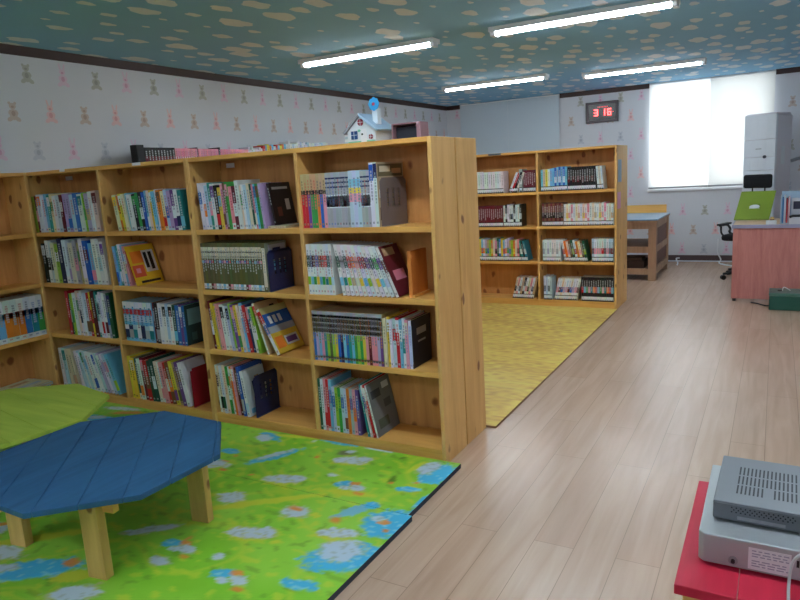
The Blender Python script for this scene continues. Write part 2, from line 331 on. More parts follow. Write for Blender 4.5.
def book_mesh(mb, t, d, h, main, bands, rnd, M=None, cover=None, marks=True, side_col=None):
    M = M or Matrix(); c = min(.0016, t * .2); mc = CC(main, rnd); sc = side_col or mc
    mb.box(0, c, 0, d, 0, h, 0, sc, M); mb.box(t - c, t, 0, d, 0, h, 0, sc, M); mb.box(c, t - c, 0, c, 0, h, 0, mc, M)
    mb.box(c, t - c, c, d - .004, .003, h - .003, 0, PAGES, M)
    def q(x0, x1, z0, z1, col, k=1): mb.face([M @ Vector(p) for p in ((x0, -.0002 * k, z0), (x1, -.0002 * k, z0), (x1, -.0002 * k, z1), (x0, -.0002 * k, z1))], 0, col)
    for a, b_, cn in bands: q(0, t, a * h, b_ * h, CC(cn, rnd, 8) if isinstance(cn, str) else cn)
    if marks:
        dark = main in ('black', 'navy', 'maroon', 'dark green', 'blue', 'purple', 'brown', 'red', 'teal', 'olive')
        ink = CC('white') if dark else CC(rnd.choice(('black', 'navy', 'red', 'blue', 'black', 'dark green')))
        ink = tuple(.5 * a_ + .5 * b__ for a_, b__ in zip(ink, mc)); z = h * rnd.uniform(.84, .9); zl = h * rnd.uniform(.35, .5)
        while z > zl:
            l = rnd.uniform(.008, .013); w_ = t * rnd.uniform(.3, .5); q(t / 2 - w_ / 2, t / 2 + w_ / 2, z - l, z, ink, 2); z -= l + .004
        q(t * .25, t * .75, h * .05, h * .05 + .010, ink, 2)
    if cover:
        def r(y0, y1, z0, z1, col, k=1): mb.face([M @ Vector(p) for p in ((t + .0002 * k, y0 * d, z0 * h), (t + .0002 * k, y1 * d, z0 * h), (t + .0002 * k, y1 * d, z1 * h), (t + .0002 * k, y0 * d, z1 * h))], 0, col)
        for k, (y0, y1, z0, z1, cn) in enumerate(cover): r(y0, y1, z0, z1, CC(cn) if isinstance(cn, str) else rgb(*cn), k + 1)

book_no = 0
def place_row(place, shelf_z, segs, y0=.012, origin=(0, 0), rot=0, x_off=0):
    """segs: (x0, x1, n, h, hvar, lean0, lean1, designs, depth); each book its own object"""
    global book_no
    idx = 0; last = None
    for s in segs:
        x0, x1, n, h, hv, l0, l1, des, dep = s[:9]; mode = s[9] if len(s) > 9 else 'cycle'
        rnd = random.Random(hash((round(x0 * 1000), n)) & 0xffff)
        hs = [h * (1 + rnd.uniform(-hv, hv)) for _ in range(n)]; ts = [rnd.uniform(.75, 1.3) if hv > .01 else 1 for _ in range(n)]
        an = [math.radians(l0 + (l1 - l0) * (k / max(1, n - 1))) for k in range(n)]
        sp = [rnd.random() for _ in range(n)]
        wall = max([b_ for b_ in (-4 * W + TH, -3 * W + .01, -2 * W + TH, -W + .01) if b_ < x0 + .06]) if not rot else None
        def lay(sc):
            out = []; pv = last; x = x0
            for k in range(n):
                t = ts[k] * sc; a = an[k]
                if pv:
                    xp, tp, hp, ap = pv; xr = xp + tp / math.cos(ap)
                    xa = xr + hs[k] * math.sin(a) - hs[k] * math.cos(a) * math.tan(ap) if a >= ap else xr
                    TR = (xp + tp * math.cos(ap) - hp * math.sin(ap), tp * math.sin(ap) + hp * math.cos(ap))
                    xb = TR[0] + TR[1] * math.tan(a) if TR[1] <= hs[k] * math.cos(a) else xr
                    x = max(xr, xa, xb) + .0004
                    if k == 0: x = max(x, x0)
                elif wall is not None: x = max(x, wall + hs[k] * math.sin(a) + .0012)
                out.append((x, t, hs[k], a)); pv = out[-1]
            return out, pv[0] + pv[1] / math.cos(pv[3])
        lo, hi = .002, .06
        for _ in range(40):
            mid = (lo + hi) / 2
            if lay(mid)[1] > x1: hi = mid
            else: lo = mid
        res = lay(lo)[0]; last = res[-1]
        for k, (x, t, hh, a) in enumerate(res):
            idx += 1; dsg = des[k % len(des)] if mode == 'cycle' else des[min(k, len(des) - 1)]
            main, bands, desc = dsg[0], dsg[1], dsg[2]; cover = dsg[3] if len(dsg) > 3 else None
            mb = MB(); dd = dep * (1 + (rnd.uniform(-.05, .03) if hv > .01 else 0))
            book_mesh(mb, t, dd, hh, main, bands, rnd, cover=cover, side_col=CC(dsg[4]) if len(dsg) > 4 else None)
            yy = y0 + (rnd.uniform(0, .012) if hv > .01 else rnd.uniform(0, .002))
            o = mb.build('book', book_m); o.rotation_euler = (0, -a, rot)
            p = Matrix.Rotation(rot, 4, 'Z') @ Vector((x - x_off, yy, 0)); o.location = (origin[0] + p.x, origin[1] + p.y, shelf_z + .0004)
            lbl = f'{desc}, {ORD[idx - 1]} {place}'
            if len(lbl.split()) > 16: lbl = lbl.replace('showing its ', 'with ').replace(' a ', ' ').replace('spined ', '')
            tag(o, lbl, 'book', f'books {place}'); book_no += 1
def mix(names, descr=None, extra=None):
    out = []; rn = random.Random(len(names) * 13 + sum(map(len, names)))
    for i, nm in enumerate(names):
        if nm in ('green', 'teal', 'purple', 'orange', 'pink', 'blue', 'lilac', 'brown', 'dark green') and i < len(names) - 1 and rn.random() < .45: nm = ('white/' if rn.random() < .6 else 'pale blue/') + nm
        bands = []; d = f'{nm} spined book'
        if '/' in nm:
            a, b_ = nm.split('/'); k = rn.choice(((.55, .8), (.1, .35), (.7, .95), (.3, .6))); bands = [(k[0], k[1], b_)]; nm = a; d = f'{a} spined book with {b_} band'
        elif rn.random() < .5: bands = [(0, rn.uniform(.05, .16), rn.choice(('white', 'cream', 'pale blue')))] 
        out.append((nm, bands, d))
    return out
R = 'in the aisle bay'; Z = SHELF
sh = ('on the top shelf', 'on the second shelf', 'on the third shelf', 'on the bottom shelf')
# -- bay nearest the aisle
def learn(c): return ('tan', [(0, .62, c), (.62, .7, 'black')], f'tan topped {c} comic volume')
def greyv(c): return ('grey', [(.36, .6, 'white'), (.52, .58, 'black'), (.38, .52, c), (.8, .83, 'navy'), (.72, .75, 'navy'), (.88, .91, 'navy')], f'grey series volume with {c} band')
place_row('on top shelf, aisle bay', Z[0], [
    (-.738, -.578, 8, .259, 0, 0, 0, [learn(c) for c in ('red', 'red', 'purple', 'green', 'green', 'orange', 'blue', 'pink')], .17),
    (-.577, -.446, 8, .259, 0, 0, 0, [greyv(c) for c in ('blue', 'maroon', 'purple', 'red', 'teal', 'green', 'red', 'navy')], .17),
    (-.445, -.381, 3, .262, 0, 0, 0, [('pale blue', [(.6, .7, 'yellow'), (.45, .6, 'pink'), (.72, .85, 'sky blue')], 'pale blue volume with rainbow bands')], .17),
    (-.380, -.330, 3, .257, 0, 0, 0, [greyv(c) for c in ('red', 'purple', 'blue')], .17),
    (-.329, -.287, 2, .292, 0, 0, 0, [('white', [(.72, .97, 'blue')], 'tall white picture book with blue top'), ('white', [(.76, .98, 'navy')], 'tall white book with a tan beach cover', [(0, 1, 0, 1, (186, 168, 140)), (.04, .96, .78, .97, (112, 104, 76)), (.1, .5, .85, .94, 'cream'), (.55, .9, .82, .9, 'tan'), (.05, .25, .1, .3, 'brown'), (.05, .2, .45, .58, 'white'), (.3, .8, .62, .7, 'white')], 'cream')], .205, 'each')])
def ser2(c, c2): return ('white', [(.55, .78, c), (.2, .36, c2), (.66, .69, 'white')], f'white comic with {c} and {c2} bands')
place_row('on second shelf, aisle bay', Z[1], [
    (-.733, -.565, 9, .25, 0, 0, 2, [ser2(*c) for c in (('dark green', 'lime'), ('navy', 'sky blue'), ('maroon', 'green'), ('blue', 'yellow'), ('brown', 'sky blue'), ('red', 'green'), ('red', 'teal'), ('dark green', 'lime'), ('grey', 'pale blue'))], .17),
    (-.520, -.205, 13, .25, 0, 9, 23, [ser2(*c) for c in (('dark green', 'sky blue'), ('grey', 'teal'), ('dark green', 'lime'), ('red', 'tan'), ('orange', 'cream'), ('pink', 'yellow'), ('red', 'sky blue'), ('maroon', 'lime'), ('purple', 'cream'), ('dark green', 'yellow'), ('green', 'sky blue'), ('purple', 'pale blue'))] +
     [('white', [(.5, .75, 'maroon')], 'leaning book showing its maroon cover', [(0, 1, 0, 1, 'maroon'), (.1, .7, .8, .95, 'tan'), (.2, .8, .3, .5, 'pink')], 'maroon')], .17, 'each')])
def ser3(c): return ('tan', [(.56, 1, 'grey'), (.58, .66, 'black'), (.68, .76, 'black'), (.78, .86, 'black'), (.88, .93, 'black'), (0, .56, c), (.06, .1, 'white')], f'slim grid topped {c} volume')
c3 = ('blue', 'lilac', 'sky blue', 'pink', 'teal', 'lime', 'olive', 'lime', 'yellow', 'blue', 'navy', 'sky blue', 'blue', 'teal', 'sky blue', 'green', 'lime', 'green', 'yellow', 'pink', 'maroon', 'pink', 'pink', 'lilac', 'purple')
place_row('on third shelf, aisle bay', Z[2], [
    (-.722, -.312, 25, .256, 0, 0, 0, [ser3(c) for c in c3], .175),
    (-.310, -.158, 9, .24, .03, 0, 0, mix(['cream', 'yellow/white', 'white', 'pale blue/red', 'red/white', 'sky blue/white', 'white/teal', 'pink/cream']) + [('white', [(.1, .9, 'pale blue')], 'book showing its dark slate cover', [(0, 1, 0, 1, (38, 42, 54)), (.25, .75, .66, .8, 'grey'), (.3, .7, .5, .54, 'grey')], 'black')], .195, 'each')])
place_row('on bottom shelf, aisle bay', Z[3], [
    (-.737, -.640, 5, .275, .01, 0, 0, mix(['dark green', 'white', 'pink/red', 'red', 'sky blue/blue']), .19, 'each'),
    (-.638, -.475, 9, .238, .006, 0, 1, mix(['blue', 'lime', 'green/lime', 'blue', 'brown', 'orange', 'grey/purple', 'pink/orange', 'purple/blue']), .18, 'each'),
    (-.435, -.372, 4, .27, .01, 8, 12, mix(['teal/sky blue', 'white/blue', 'red/white']) + [('white', [(.1, .9, 'white')], 'leaning book showing its silver grey cover', [(0, 1, 0, 1, (122, 126, 132)), (.1, .5, .7, .85, (64, 70, 84)), (.55, .85, .45, .6, (84, 88, 100)), (.15, .6, .12, .3, (86, 96, 84)), (.6, .9, .8, .92, 'white')], 'grey')], .215, 'each')])
# -- second bay from the aisle
place_row('on top shelf, second bay from aisle', Z[0], [
    (-1.405, -1.120, 13, .235, .07, 3, 3, mix(['blue', 'white/orange', 'pale blue', 'teal/pink', 'purple', 'black/red', 'yellow/sky blue', 'pink/brown', 'brown/grey', 'green/pink', 'pink', 'maroon/white', 'white']), .18, 'each'),
    (-1.118, -.968, 9, .228, .03, 3, 5, mix(['cream/green', 'white', 'pale blue', 'cream', 'dark green', 'pink/cream', 'sky blue/blue', 'green/brown', 'lilac']), .18, 'each')])
place_row('on second shelf, second bay from aisle', Z[1], [
    (-1.443, -1.015, 24, .256, 0, 0, 0, [('olive', [(.68, .92, 'cream'), (.7, .73, 'black'), (.8, .83, 'black'), (.58, .64, c), (.03, .14, d)], f'slim olive volume with {c} band') for c, d in (('sky blue', 'white'), ('purple', 'sky blue'), ('pink', 'white'), ('blue', 'maroon'), ('red', 'pink'), ('teal', 'white'), ('maroon', 'pale blue'))], .175),
    (-1.012, -.99, 1, .256, 0, 0, 0, [('olive', [(.1, .9, 'cream')], 'olive volume showing its grey-blue cover', [(0, 1, 0, 1, (132, 140, 120)), (.15, .95, .62, .95, 'grey'), (.35, .7, .7, .88, 'navy'), (.1, .9, .3, .6, 'sky blue'), (.3, .8, .25, .42, 'black'), (.1, .9, .02, .16, 'tan')], 'olive')], .175)])
place_row('on third shelf, second bay from aisle', Z[2], [
    (-1.440, -1.080, 16, .262, .05, 5, 9, mix(['maroon/white', 'yellow', 'tan/yellow', 'pink', 'white/black', 'white', 'pale blue/black', 'lime', 'purple/pink', 'yellow/green', 'cream', 'sky blue/white', 'red', 'navy/pink', 'white/teal', 'lime/white']), .19, 'each'),
    (-1.035, -1.02, 1, .285, 0, 17, 17, [('white', [(.75, .95, 'red')], 'tall leaning book with a mottled tan cover', [(0, 1, 0, 1, 'tan'), (.3, .5, .7, .86, 'black'), (.6, .8, .76, .9, 'black'), (.5, .9, .5, .6, 'brown')], 'tan')], .19),
    (-.975, -.945, 1, .265, 0, 27, 27, [('white', [(.7, .95, 'red'), (.45, .65, 'blue')], 'leaning comic with a blue and yellow cover', [(0, 1, 0, 1, (222, 186, 62)), (0, 1, .86, 1, (206, 196, 130)), (0, 1, .58, .86, (40, 96, 176)), (.15, .27, .64, .8, 'white'), (.33, .45, .64, .8, 'white'), (.52, .64, .64, .8, 'white'), (0, 1, .44, .58, 'grey'), (.4, .9, .12, .32, 'white'), (.45, .85, .16, .28, 'purple'), (.05, .35, .1, .35, 'orange')], 'yellow')], .21)])
place_row('on bottom shelf, second bay from aisle', Z[3], [
    (-1.455, -1.235, 10, .28, .02, 3, 6, mix(['white/black', 'cream/black', 'white/dark green', 'cream', 'green/white', 'white/orange', 'orange/cream', 'pink/white', 'maroon/brown', 'blue/grey']), .19, 'each'),
    (-1.225, -1.203, 1, .262, 0, 7, 7, [('white', [(.1, .3, 'pale blue')], 'white book with a navy figure on its cover', [(0, 1, 0, 1, 'white'), (.35, .85, .35, .72, 'navy'), (.5, .7, .72, .82, 'tan'), (.1, .9, .05, .16, 'sky blue')], 'white')], .17)])
# -- third bay
place_row('on top shelf, third bay from aisle', Z[0], [
    (-2.103, -1.860, 9, .215, .03, 7, 5, mix(['cream/yellow', 'orange/yellow', 'yellow/white', 'cream', 'sky blue', 'white', 'black/green', 'green', 'black/white']), .18, 'each'),
    (-1.858, -1.535, 13, .222, .04, 4, 4, mix(['blue', 'sky blue/white', 'cream', 'yellow/white', 'sky blue', 'white', 'orange/brown', 'cream/red', 'pale blue/blue', 'lilac', 'purple/white', 'white/navy', 'teal/sky blue']), .18, 'each')])
place_row('on second shelf, third bay from aisle', Z[1], [
    (-2.160, -2.045, 5, .245, .03, 5, 8, mix(['sky blue/blue', 'teal/white', 'white', 'sky blue/cream', 'pink/white']), .19, 'each'),
    (-2.015, -1.998, 1, .245, 0, 17, 17, [('pink', [(.1, .9, 'red')], 'leaning comic with a bright yellow cover', [(0, 1, 0, 1, (226, 186, 44)), (.1, .5, .55, .85, 'orange'), (.05, .45, .2, .5, (220, 90, 60)), (.5, .92, .3, .85, 'white'), (.55, .66, .4, .8, 'black'), (.72, .84, .35, .8, 'black'), (.15, .3, .3, .42, 'pink'), (.2, .9, .04, .1, 'black')], 'yellow')], .205)])
def ph(k): return ('sky blue', [(.84, 1, 'white'), (.68, .82, 'red'), (.5, .66, 'pale blue'), (.08, .3, ('navy', 'grey', 'teal', 'white')[k % 4]), (.3, .42, ('white', 'navy', 'pale blue')[k % 3])], 'sky blue picture volume with a red title band')
place_row('on third shelf, third bay from aisle', Z[2], [
    (-2.155, -1.905, 7, .243, 0, 0, 0, [ph(k) for k in range(7)], .18),
    (-1.903, -1.640, 10, .24, .02, 0, 0, mix(['maroon/grey', 'black/grey', 'white', 'white/black', 'pale blue', 'white/black', 'dark green/sky blue', 'blue', 'purple/white']) + [('blue', [], 'book showing its dark teal photographic cover', [(0, 1, 0, 1, (36, 62, 66)), (.1, .6, .5, .9, (112, 150, 160)), (.6, .98, .05, .6, (134, 84, 66)), (.2, .4, .1, .3, (60, 96, 100))], 'teal')], .2, 'each')])
place_row('on bottom shelf, third bay from aisle', Z[3], [
    (-2.183, -1.665, 17, .262, .03, 3, 11, mix(['yellow', 'yellow/cream', 'dark green', 'orange', 'maroon/pink', 'red/brown', 'dark green', 'dark green/white', 'cream', 'white/pink', 'pink', 'red/white', 'brown/orange', 'yellow/purple', 'tan/olive', 'purple/brown', 'white']), .19, 'each'),
    ])
# -- corner bay
place_row('on top shelf, corner bay', Z[0], [(-2.915, -2.262, 19, .235, .04, 1, 3, mix(['lime', 'maroon/pink', 'white/orange', 'white', 'sky blue', 'teal/white', 'cream/green', 'white', 'pale blue', 'maroon/white', 'lilac', 'lilac/blue', 'pale blue', 'blue', 'white/teal', 'lime/green', 'lilac/tan', 'white', 'cream/maroon']), .19, 'each')])
place_row('on second shelf, corner bay', Z[1], [(-2.880, -2.262, 17, .272, .07, 1, 4, mix(['black/white', 'white/black', 'pale blue/black', 'cream', 'lime/white', 'navy', 'white', 'lilac', 'cream', 'grey/pink', 'tan/green', 'white', 'blue/maroon', 'sky blue/pink', 'white', 'white/pale blue', 'white/purple']), .19, 'each')])
place_row('on third shelf, corner bay', Z[2], [(-2.712, -2.265, 17, .283, .05, 1, 3, mix(['red', 'dark green/grey', 'lime/green', 'white', 'cream/green', 'white/navy', 'white', 'pale blue/brown', 'red/brown', 'yellow/red', 'maroon', 'teal/white', 'white/navy', 'white/red', 'white/maroon', 'grey/blue', 'dark green/navy']), .19, 'each')])
place_row('on bottom shelf, corner bay', Z[3], [(-2.862, -2.700, 4, .27, .01, 2, 9, mix(['white', 'pale blue/teal', 'cream', 'cream/tan']), .19, 'each'),
    (-2.660, -2.285, 12, .27, .02, 12, 21, mix(['white', 'pale blue/white', 'white/green', 'pale blue/sky blue', 'white', 'blue', 'white/blue', 'pale blue', 'lilac/white', 'lilac', 'pale blue/pink', 'sky blue/lime']), .19, 'each')])
# -- bookcase along the left wall (local x = 0 at the corner, running towards the camera)
def bnd(c, c2): return ('white', [(.12, .7, c), (.56, .7, c2)], f'white encyclopedia with {c} and {c2} blocks')
place_row('on left wall bookcase', Z[2], [(-.545, -.025, 12, .268, 0, 0, 0, [bnd(*c) for c in (('blue', 'green'), ('pink', 'purple'), ('sky blue', 'green'), ('blue', 'dark green'), ('blue', 'green'), ('sky blue', 'green'), ('orange', 'red'), ('orange', 'red'), ('orange', 'red'), ('blue', 'blue'), ('teal', 'navy'), ('green', 'blue'))], .19, 'each')],
    origin=(XL + DEP, -.001), rot=PI / 2)
# magazines lying flat on its bottom shelf
zz = Z[3] + .001
for k, (ox, oy, rz_, th, cn, d) in enumerate(((.000, .012, .02, .016, 'grey', 'grey magazine at the bottom of the flat pile'), (.004, .045, .09, .012, 'blue', 'blue edged magazine in the middle of the flat pile'), (.002, .015, .03, .018, 'pale blue', 'pale blue picture book below the topmost magazine'), (.001, .05, .13, .010, 'cream', 'cream covered magazine on top of the flat pile'))):
    mb = MB(); book_mesh(mb, th, .27, .205, cn, [], random.Random(k), cover=[(.1, .9, .6, .8, 'pale blue'), (.2, .7, .2, .4, 'tan')])
    o = mb.build('magazine', book_m); o.matrix_world = Matrix.Translation((XL + .014 + ox, -.026 - oy, zz)) @ Matrix.Rotation(rz_, 4, 'Z') @ Matrix.Rotation(PI, 4, 'Z') @ Matrix.Rotation(-PI / 2, 4, 'Y')
    zz += th + .0008; tag(o, d + ' on the left wall bookcase', 'magazine', 'magazines lying in the left wall bookcase')

# -- the remaining small books: catalogued volumes of the far bookcase and the pink set on top of the near row
mb = MB(); rb = random.Random(11)
def lib(x0, x1, z, h, cols, dep=.15, lean=0, hv=.03, y=FY + .012, band=True, tth=.0215):
    w_ = x1 - x0; n = max(1, round(w_ / tth)); a = math.radians(lean); t = w_ / n
    for k in range(n):
        hh = h * (1 + rb.uniform(-hv, hv)); c = cols[k % len(cols)] if len(cols) != 3 else rb.choice(cols)
        bands = [] 
        if '/' in c: c, c2 = c.split('/'); bands = [(.35, .6, c2)]
        if band: bands += [(0, .05, 'black'), (.05, .19, 'white'), (.19, .225, 'black')]
        M = Matrix.Translation((x0 + k * t + (t if lean > 0 else 0), y + rb.uniform(0, .004), z)) @ Matrix.Rotation(a, 4, 'Y') @ Matrix.Translation((-t * .97 * math.cos(a) if lean > 0 else 0, 0, 0))
        book_mesh(mb, t * math.cos(a) * .97, dep, hh, c, bands, rb, M=M, marks=(h > .15))
z1, z2, z3, z4 = [z + .0005 for z in Z]
lib(-1.44, -1.30, z1, .21, ['white']); lib(-1.30, -1.035, z1, .21, ['white'], hv=.004); lib(-.99, -.90, z1, .205, ['white', 'red', 'black', 'cream'], lean=24); lib(-.875, -.845, z1, .217, ['grey/white']); lib(-.836, -.712, z1, .208, ['maroon'], hv=.004)
lib(-.66, -.55, z1, .205, ['sky blue', 'cream', 'yellow', 'white']); lib(-.55, -.41, z1, .22, ['sky blue', 'blue/white', 'sky blue']); lib(-.404, -.147, z1, .213, ['black/maroon', 'black'], hv=.004); lib(-.13, -.075, z1, .205, ['white', 'cream'], lean=-5)
lib(-1.44, -1.05, z2, .206, ['maroon'], hv=.003); lib(-1.045, -.86, z2, .212, ['white/black', 'black/white', 'white'])
lib(-.655, -.45, z2, .217, ['maroon/black', 'brown/black'], hv=.004); lib(-.445, .012, z2, .2, ['white', 'cream/yellow', 'white/pink', 'pink/white', 'white', 'cream', 'white/tan'], hv=.05)
lib(-1.44, -.87, z3, .215, ['lime', 'orange/yellow', 'cream', 'pink/black', 'dark green', 'blue/white', 'yellow', 'sky blue/red', 'white/orange', 'lilac/green', 'tan/blue'], hv=.06); lib(-.86, -.80, z3, .2, ['teal/white', 'black'], lean=-12)
lib(-.655, -.48, z3, .207, ['white/grey', 'white'], hv=.01); lib(-.44, -.22, z3, .2, ['white/red', 'orange', 'cream/pink', 'brown', 'dark green/lime'], lean=-11, hv=.04); lib(-.186, .012, z3, .215, ['white/pink', 'white/red', 'pale blue/maroon'], hv=.006)
lib(-.975, -.76, z4, .215, ['cream/black', 'pink/white', 'white/navy', 'tan', 'black/white', 'white/pink'], lean=14, hv=.03)
lib(-.65, -.57, z4, .225, ['white/black', 'pale blue']); lib(-.55, -.33, z4, .215, ['white/pink', 'white/maroon', 'cream/blue', 'white/lilac'], lean=12, hv=.01); lib(-.285, .012, z4, .23, ['black/red', 'black/sky blue', 'black/green', 'black/pink', 'black/teal', 'black/orange'], hv=.003)
mw = MB(); mb_keep = mb; mb = mw; zt_ = H + .0006
lib(.965, 1.26, zt_, .165, ['black/maroon'], dep=.12, hv=0, y=0, band=False, tth=.03); lib(1.262, 1.50, zt_, .160, ['pink/white', 'pink/red'], dep=.12, hv=.004, y=0, band=False, tth=.012)
lib(1.50, 1.508, zt_, .175, ['black'], dep=.12, y=0, band=False, tth=.008); lib(1.512, 1.745, zt_, .158, ['pink/red', 'pink/white'], dep=.12, hv=.004, y=0, band=False, tth=.012); lib(1.747, 1.765, zt_, .175, ['black'], dep=.12, y=0, band=False, tth=.018)
lib(1.767, 2.12, zt_, .156, ['pink/white', 'pink/red'], dep=.12, hv=.004, y=0, band=False, tth=.012); lib(2.125, 2.32, zt_, .165, ['white/blue', 'white', 'white/black'], dep=.12, hv=.1, y=0, band=False)
lib(2.325, 2.70, zt_, .20, ['red/white', 'sky blue', 'yellow/sky blue', 'orange', 'sky blue/red', 'white'], dep=.12, hv=.06, y=0, band=False, tth=.03); lib(2.71, 3.38, zt_, .225, ['white/black', 'white', 'pale blue', 'white/red'], dep=.12, hv=.07, y=0, band=False, tth=.03)
mb = mb_keep; Mw = Matrix.Translation((-2.905, 0, 0)) @ Matrix.Rotation(PI / 2, 4, 'Z'); n0 = len(mb.v); mb.v += [tuple(Mw @ Vector(p)) for p in mw.v]; mb.f += [tuple(i + n0 for i in fc) for fc in mw.f]; mb.mi += mw.mi; mb.col += mw.col
tag(mb.build('small_books', book_m), 'remaining small volumes in the far bookcase and the pink and black set along the wall', 'books', kind='stuff')
t = thing('tape_case', 'upright black case at the left end of the pink volumes', 'case', (-2.905, .925, H + .0003), PI / 2)
f = MB(); f.box(-.036, .036, 0, .07, 0, .185); f.build('case_body', black_pl, t, bevel=.004); f = MB(); f.box(-.030, .030, -.0025, 0, .012, .17); f.build('case_front', plain('matt_black', rgb(34, 34, 40), .7), t)

# ------------------------------------------------------------------ bookends
def bookend(x, z, h, dep, mat, label, slots=True, y0=.02):
    t = thing('bookend', label, 'bookend', (x, y0, z + .0004), 0)
    r = .014; f = MB()
    def rect(a, b_, c, d_): f.box(0, .0018, a, b_, c, d_)
    if slots:
        y = [dep * v for v in (0, .24, .31, .45, .52, .66, .73, 1)]; zz_ = [h * v for v in (.40, .47, .50, .57, .60, .67, .70, .77)]
        rect(0, dep, .02, zz_[0]); rect(0, dep, zz_[7], h - r); rect(r, dep - r, h - r, h); rect(r * .4, dep - r * .4, h - r, h - r * .5)
        for k in range(4):
            a, b_ = zz_[2 * k], zz_[2 * k + 1]
            for i in range(0, 8, 2): rect(y[i], y[i + 1], a, b_)
            if k < 3: rect(0, dep, b_, zz_[2 * k + 2])
    else: rect(0, dep, .02, h - r); rect(r, dep - r, h - r, h)
    f.box(0, .0018, 0, dep, 0, .02); f.build('end_plate', mat, t)
    f = MB(); f.box(.0018, .012, 0, dep, 0, .0012); f.build('foot_plate', mat, t); return t
taupe = plain('taupe_steel', rgb(118, 108, 108), .45, .1); navy_st = plain('navy_steel', rgb(36, 48, 96), .4, .1); red_st = plain('red_steel', rgb(158, 28, 46), .4, .1)
bookend(-.281, Z[0], .222, .19, taupe, 'taupe slotted metal bookend against the beach picture book')
bookend(-.984, Z[1], .215, .20, navy_st, 'navy slotted bookend beside the olive set')
bookend(-1.168, Z[3], .235, .20, navy_st, 'navy slotted bookend on the bottom shelf left of the toy house')
bookend(-1.648, Z[3], .235, .19, red_st, 'dark red bookend on the bottom shelf, third bay from the aisle', slots=False)
t = thing('wooden_bookend', 'orange wooden block bookend beside the leaning white comics', 'bookend', (-.165, .03, Z[1] + .0004))
f = MB(); f.box(0, .018, 0, .16, .0, .215); f.build('upright', wood('orange_ply', rgb(222, 140, 66), rgb(196, 112, 46), 'z', knots=False), t, bevel=.002)
f = MB(); f.box(.018, .03, 0, .16, 0, .012); f.build('foot', pine_h, t)
for o in list(C.objects):
    if o.get('category') == 'bookend' and 'taupe' in o['label']: o.rotation_euler.z = -.17
    if 'tan beach cover' in str(o.get('label', '')): o.rotation_euler.z = -.12
# black-covered book tilted on a cream paperback
mb = MB(); book_mesh(mb, .012, .17, .115, 'cream', [], random.Random(2)); o = mb.build('book', book_m)
o.matrix_world = Matrix.Translation((-.965, .03, Z[0] + .0005)) @ Matrix.Rotation(PI / 2, 4, 'Y') @ Matrix.Translation((-.012, 0, 0)); tag(o, 'cream paperback lying flat under the black covered book', 'book')
mb = MB(); book_mesh(mb, .012, .17, .215, 'black', [], random.Random(5), cover=[(0, 1, 0, 1, (26, 22, 22)), (.12, .85, .84, .9, (150, 146, 140)), (.62, .82, .34, .6, (170, 160, 150)), (.2, .4, .2, .42, (88, 44, 34))]); o = mb.build('book', book_m)
o.matrix_world = Matrix.Translation((-.925, .035, Z[0] + .0145)) @ Matrix.Rotation(math.radians(-9), 4, 'Y') @ Matrix.Rotation(math.radians(0), 4, 'X'); tag(o, 'black covered book tilted on a cream paperback beside the aisle divider', 'book')

# ------------------------------------------------------------------ things on top of the near bookcases
t = thing('toy_house', 'white toy house with pale blue roof and round red windows on the bookcase', 'toy house', (-.39, .06, H + .0003), -.08)
hm = plain('painted_white_card', rgb(226, 234, 240), .6); rf = plain('pale_blue_roof', rgb(168, 196, 222), .5); bm_ = plain('blue_window', rgb(24, 74, 132), .4); rm = plain('red_window', rgb(140, 30, 60), .5); gnm = plain('green_print', rgb(120, 200, 170), .6)
XZ = Matrix(((1, 0, 0, 0), (0, 0, 1, 0), (0, 1, 0, 0), (0, 0, 0, 1)))
f = MB(); f.prism([(-.075, 0), (.085, 0), (.085, .062), (0.0, .125), (-.075, .062)], 0, .13, M=XZ); f.build('walls', hm, t)
f = MB(); f.prism([(-.095, .050), (-.088, .043), (.002, .118), (.002, .132)], -.012, .142, M=XZ); f.build('roof_panel', plain('grey_roof', rgb(150, 152, 162), .6), t)
f = MB(); f.prism([(.0025, .132), (.0025, .118), (.100, .046), (.108, .054)], -.012, .142, M=XZ); f.build('roof_panel', rf, t)
f = MB(); f.box(.052, .080, .03, .06, .078, .150); f.build('chimney', hm, t)
f = MB()
for k in range(8): f.disc((.068 + .020 * math.cos(k * PI / 4), .024 - .0004 * (k % 2), .168 + .020 * math.sin(k * PI / 4)), (1, 0, 0), (0, 0, 1), .011, .011, 10)
f.tube([(.068, .0235, .168), (.068, .030, .168)], .026, 16); f.tube([(.068, .033, .14), (.068, .033, .168)], .003, 6); f.build('pinwheel', plain('sky_blue_foam', rgb(60, 170, 236), .5), t)
f = MB(); f.tube([(.068, .019, .168), (.068, .0225, .168)], .007, 12); f.build('pinwheel_hub', plain('hub_red', rgb(206, 60, 90), .5), t)
f = MB(); f.box(-.052, -.017, -.004, 0, .018, .055); f.build('square_window', bm_, t)
f = MB(); f.box(-.0355, -.0335, -.005, -.004, .018, .055); f.box(-.052, -.017, -.005, -.004, .036, .038); f.build('window_cross', hm, t)
for cx, cz, r in ((.005, .092, .016), (.060, .024, .011)):
    f = MB(); f.tube([(cx, -.004, cz), (cx, 0, cz)], r, 16); o = f.build('round_window', rm, t); g_ = MB(); g_.box(cx - r, cx + r, -.005, -.004, cz - .001, cz + .001); g_.box(cx - .001, cx + .001, -.005, -.004, cz - r, cz + r); g_.build('window_cross', hm, o)
f = MB(); f.box(.004, .036, -.003, 0, .0, .062); f.build('door', plain('pale_door', rgb(238, 240, 244), .5), t)
f = MB(); f.tube([(.013, -.006, .038), (.013, -.003, .038)], .0045, 10); f.build('door_heart', black_pl, t)
f = MB(); f.box(-.072, .083, -.0022, 0, 0, .009); f.disc((-.004, -.0042, .055), (1, 0, 0), (0, 0, 1), .009, .006); f.build('painted_grass', gnm, t)
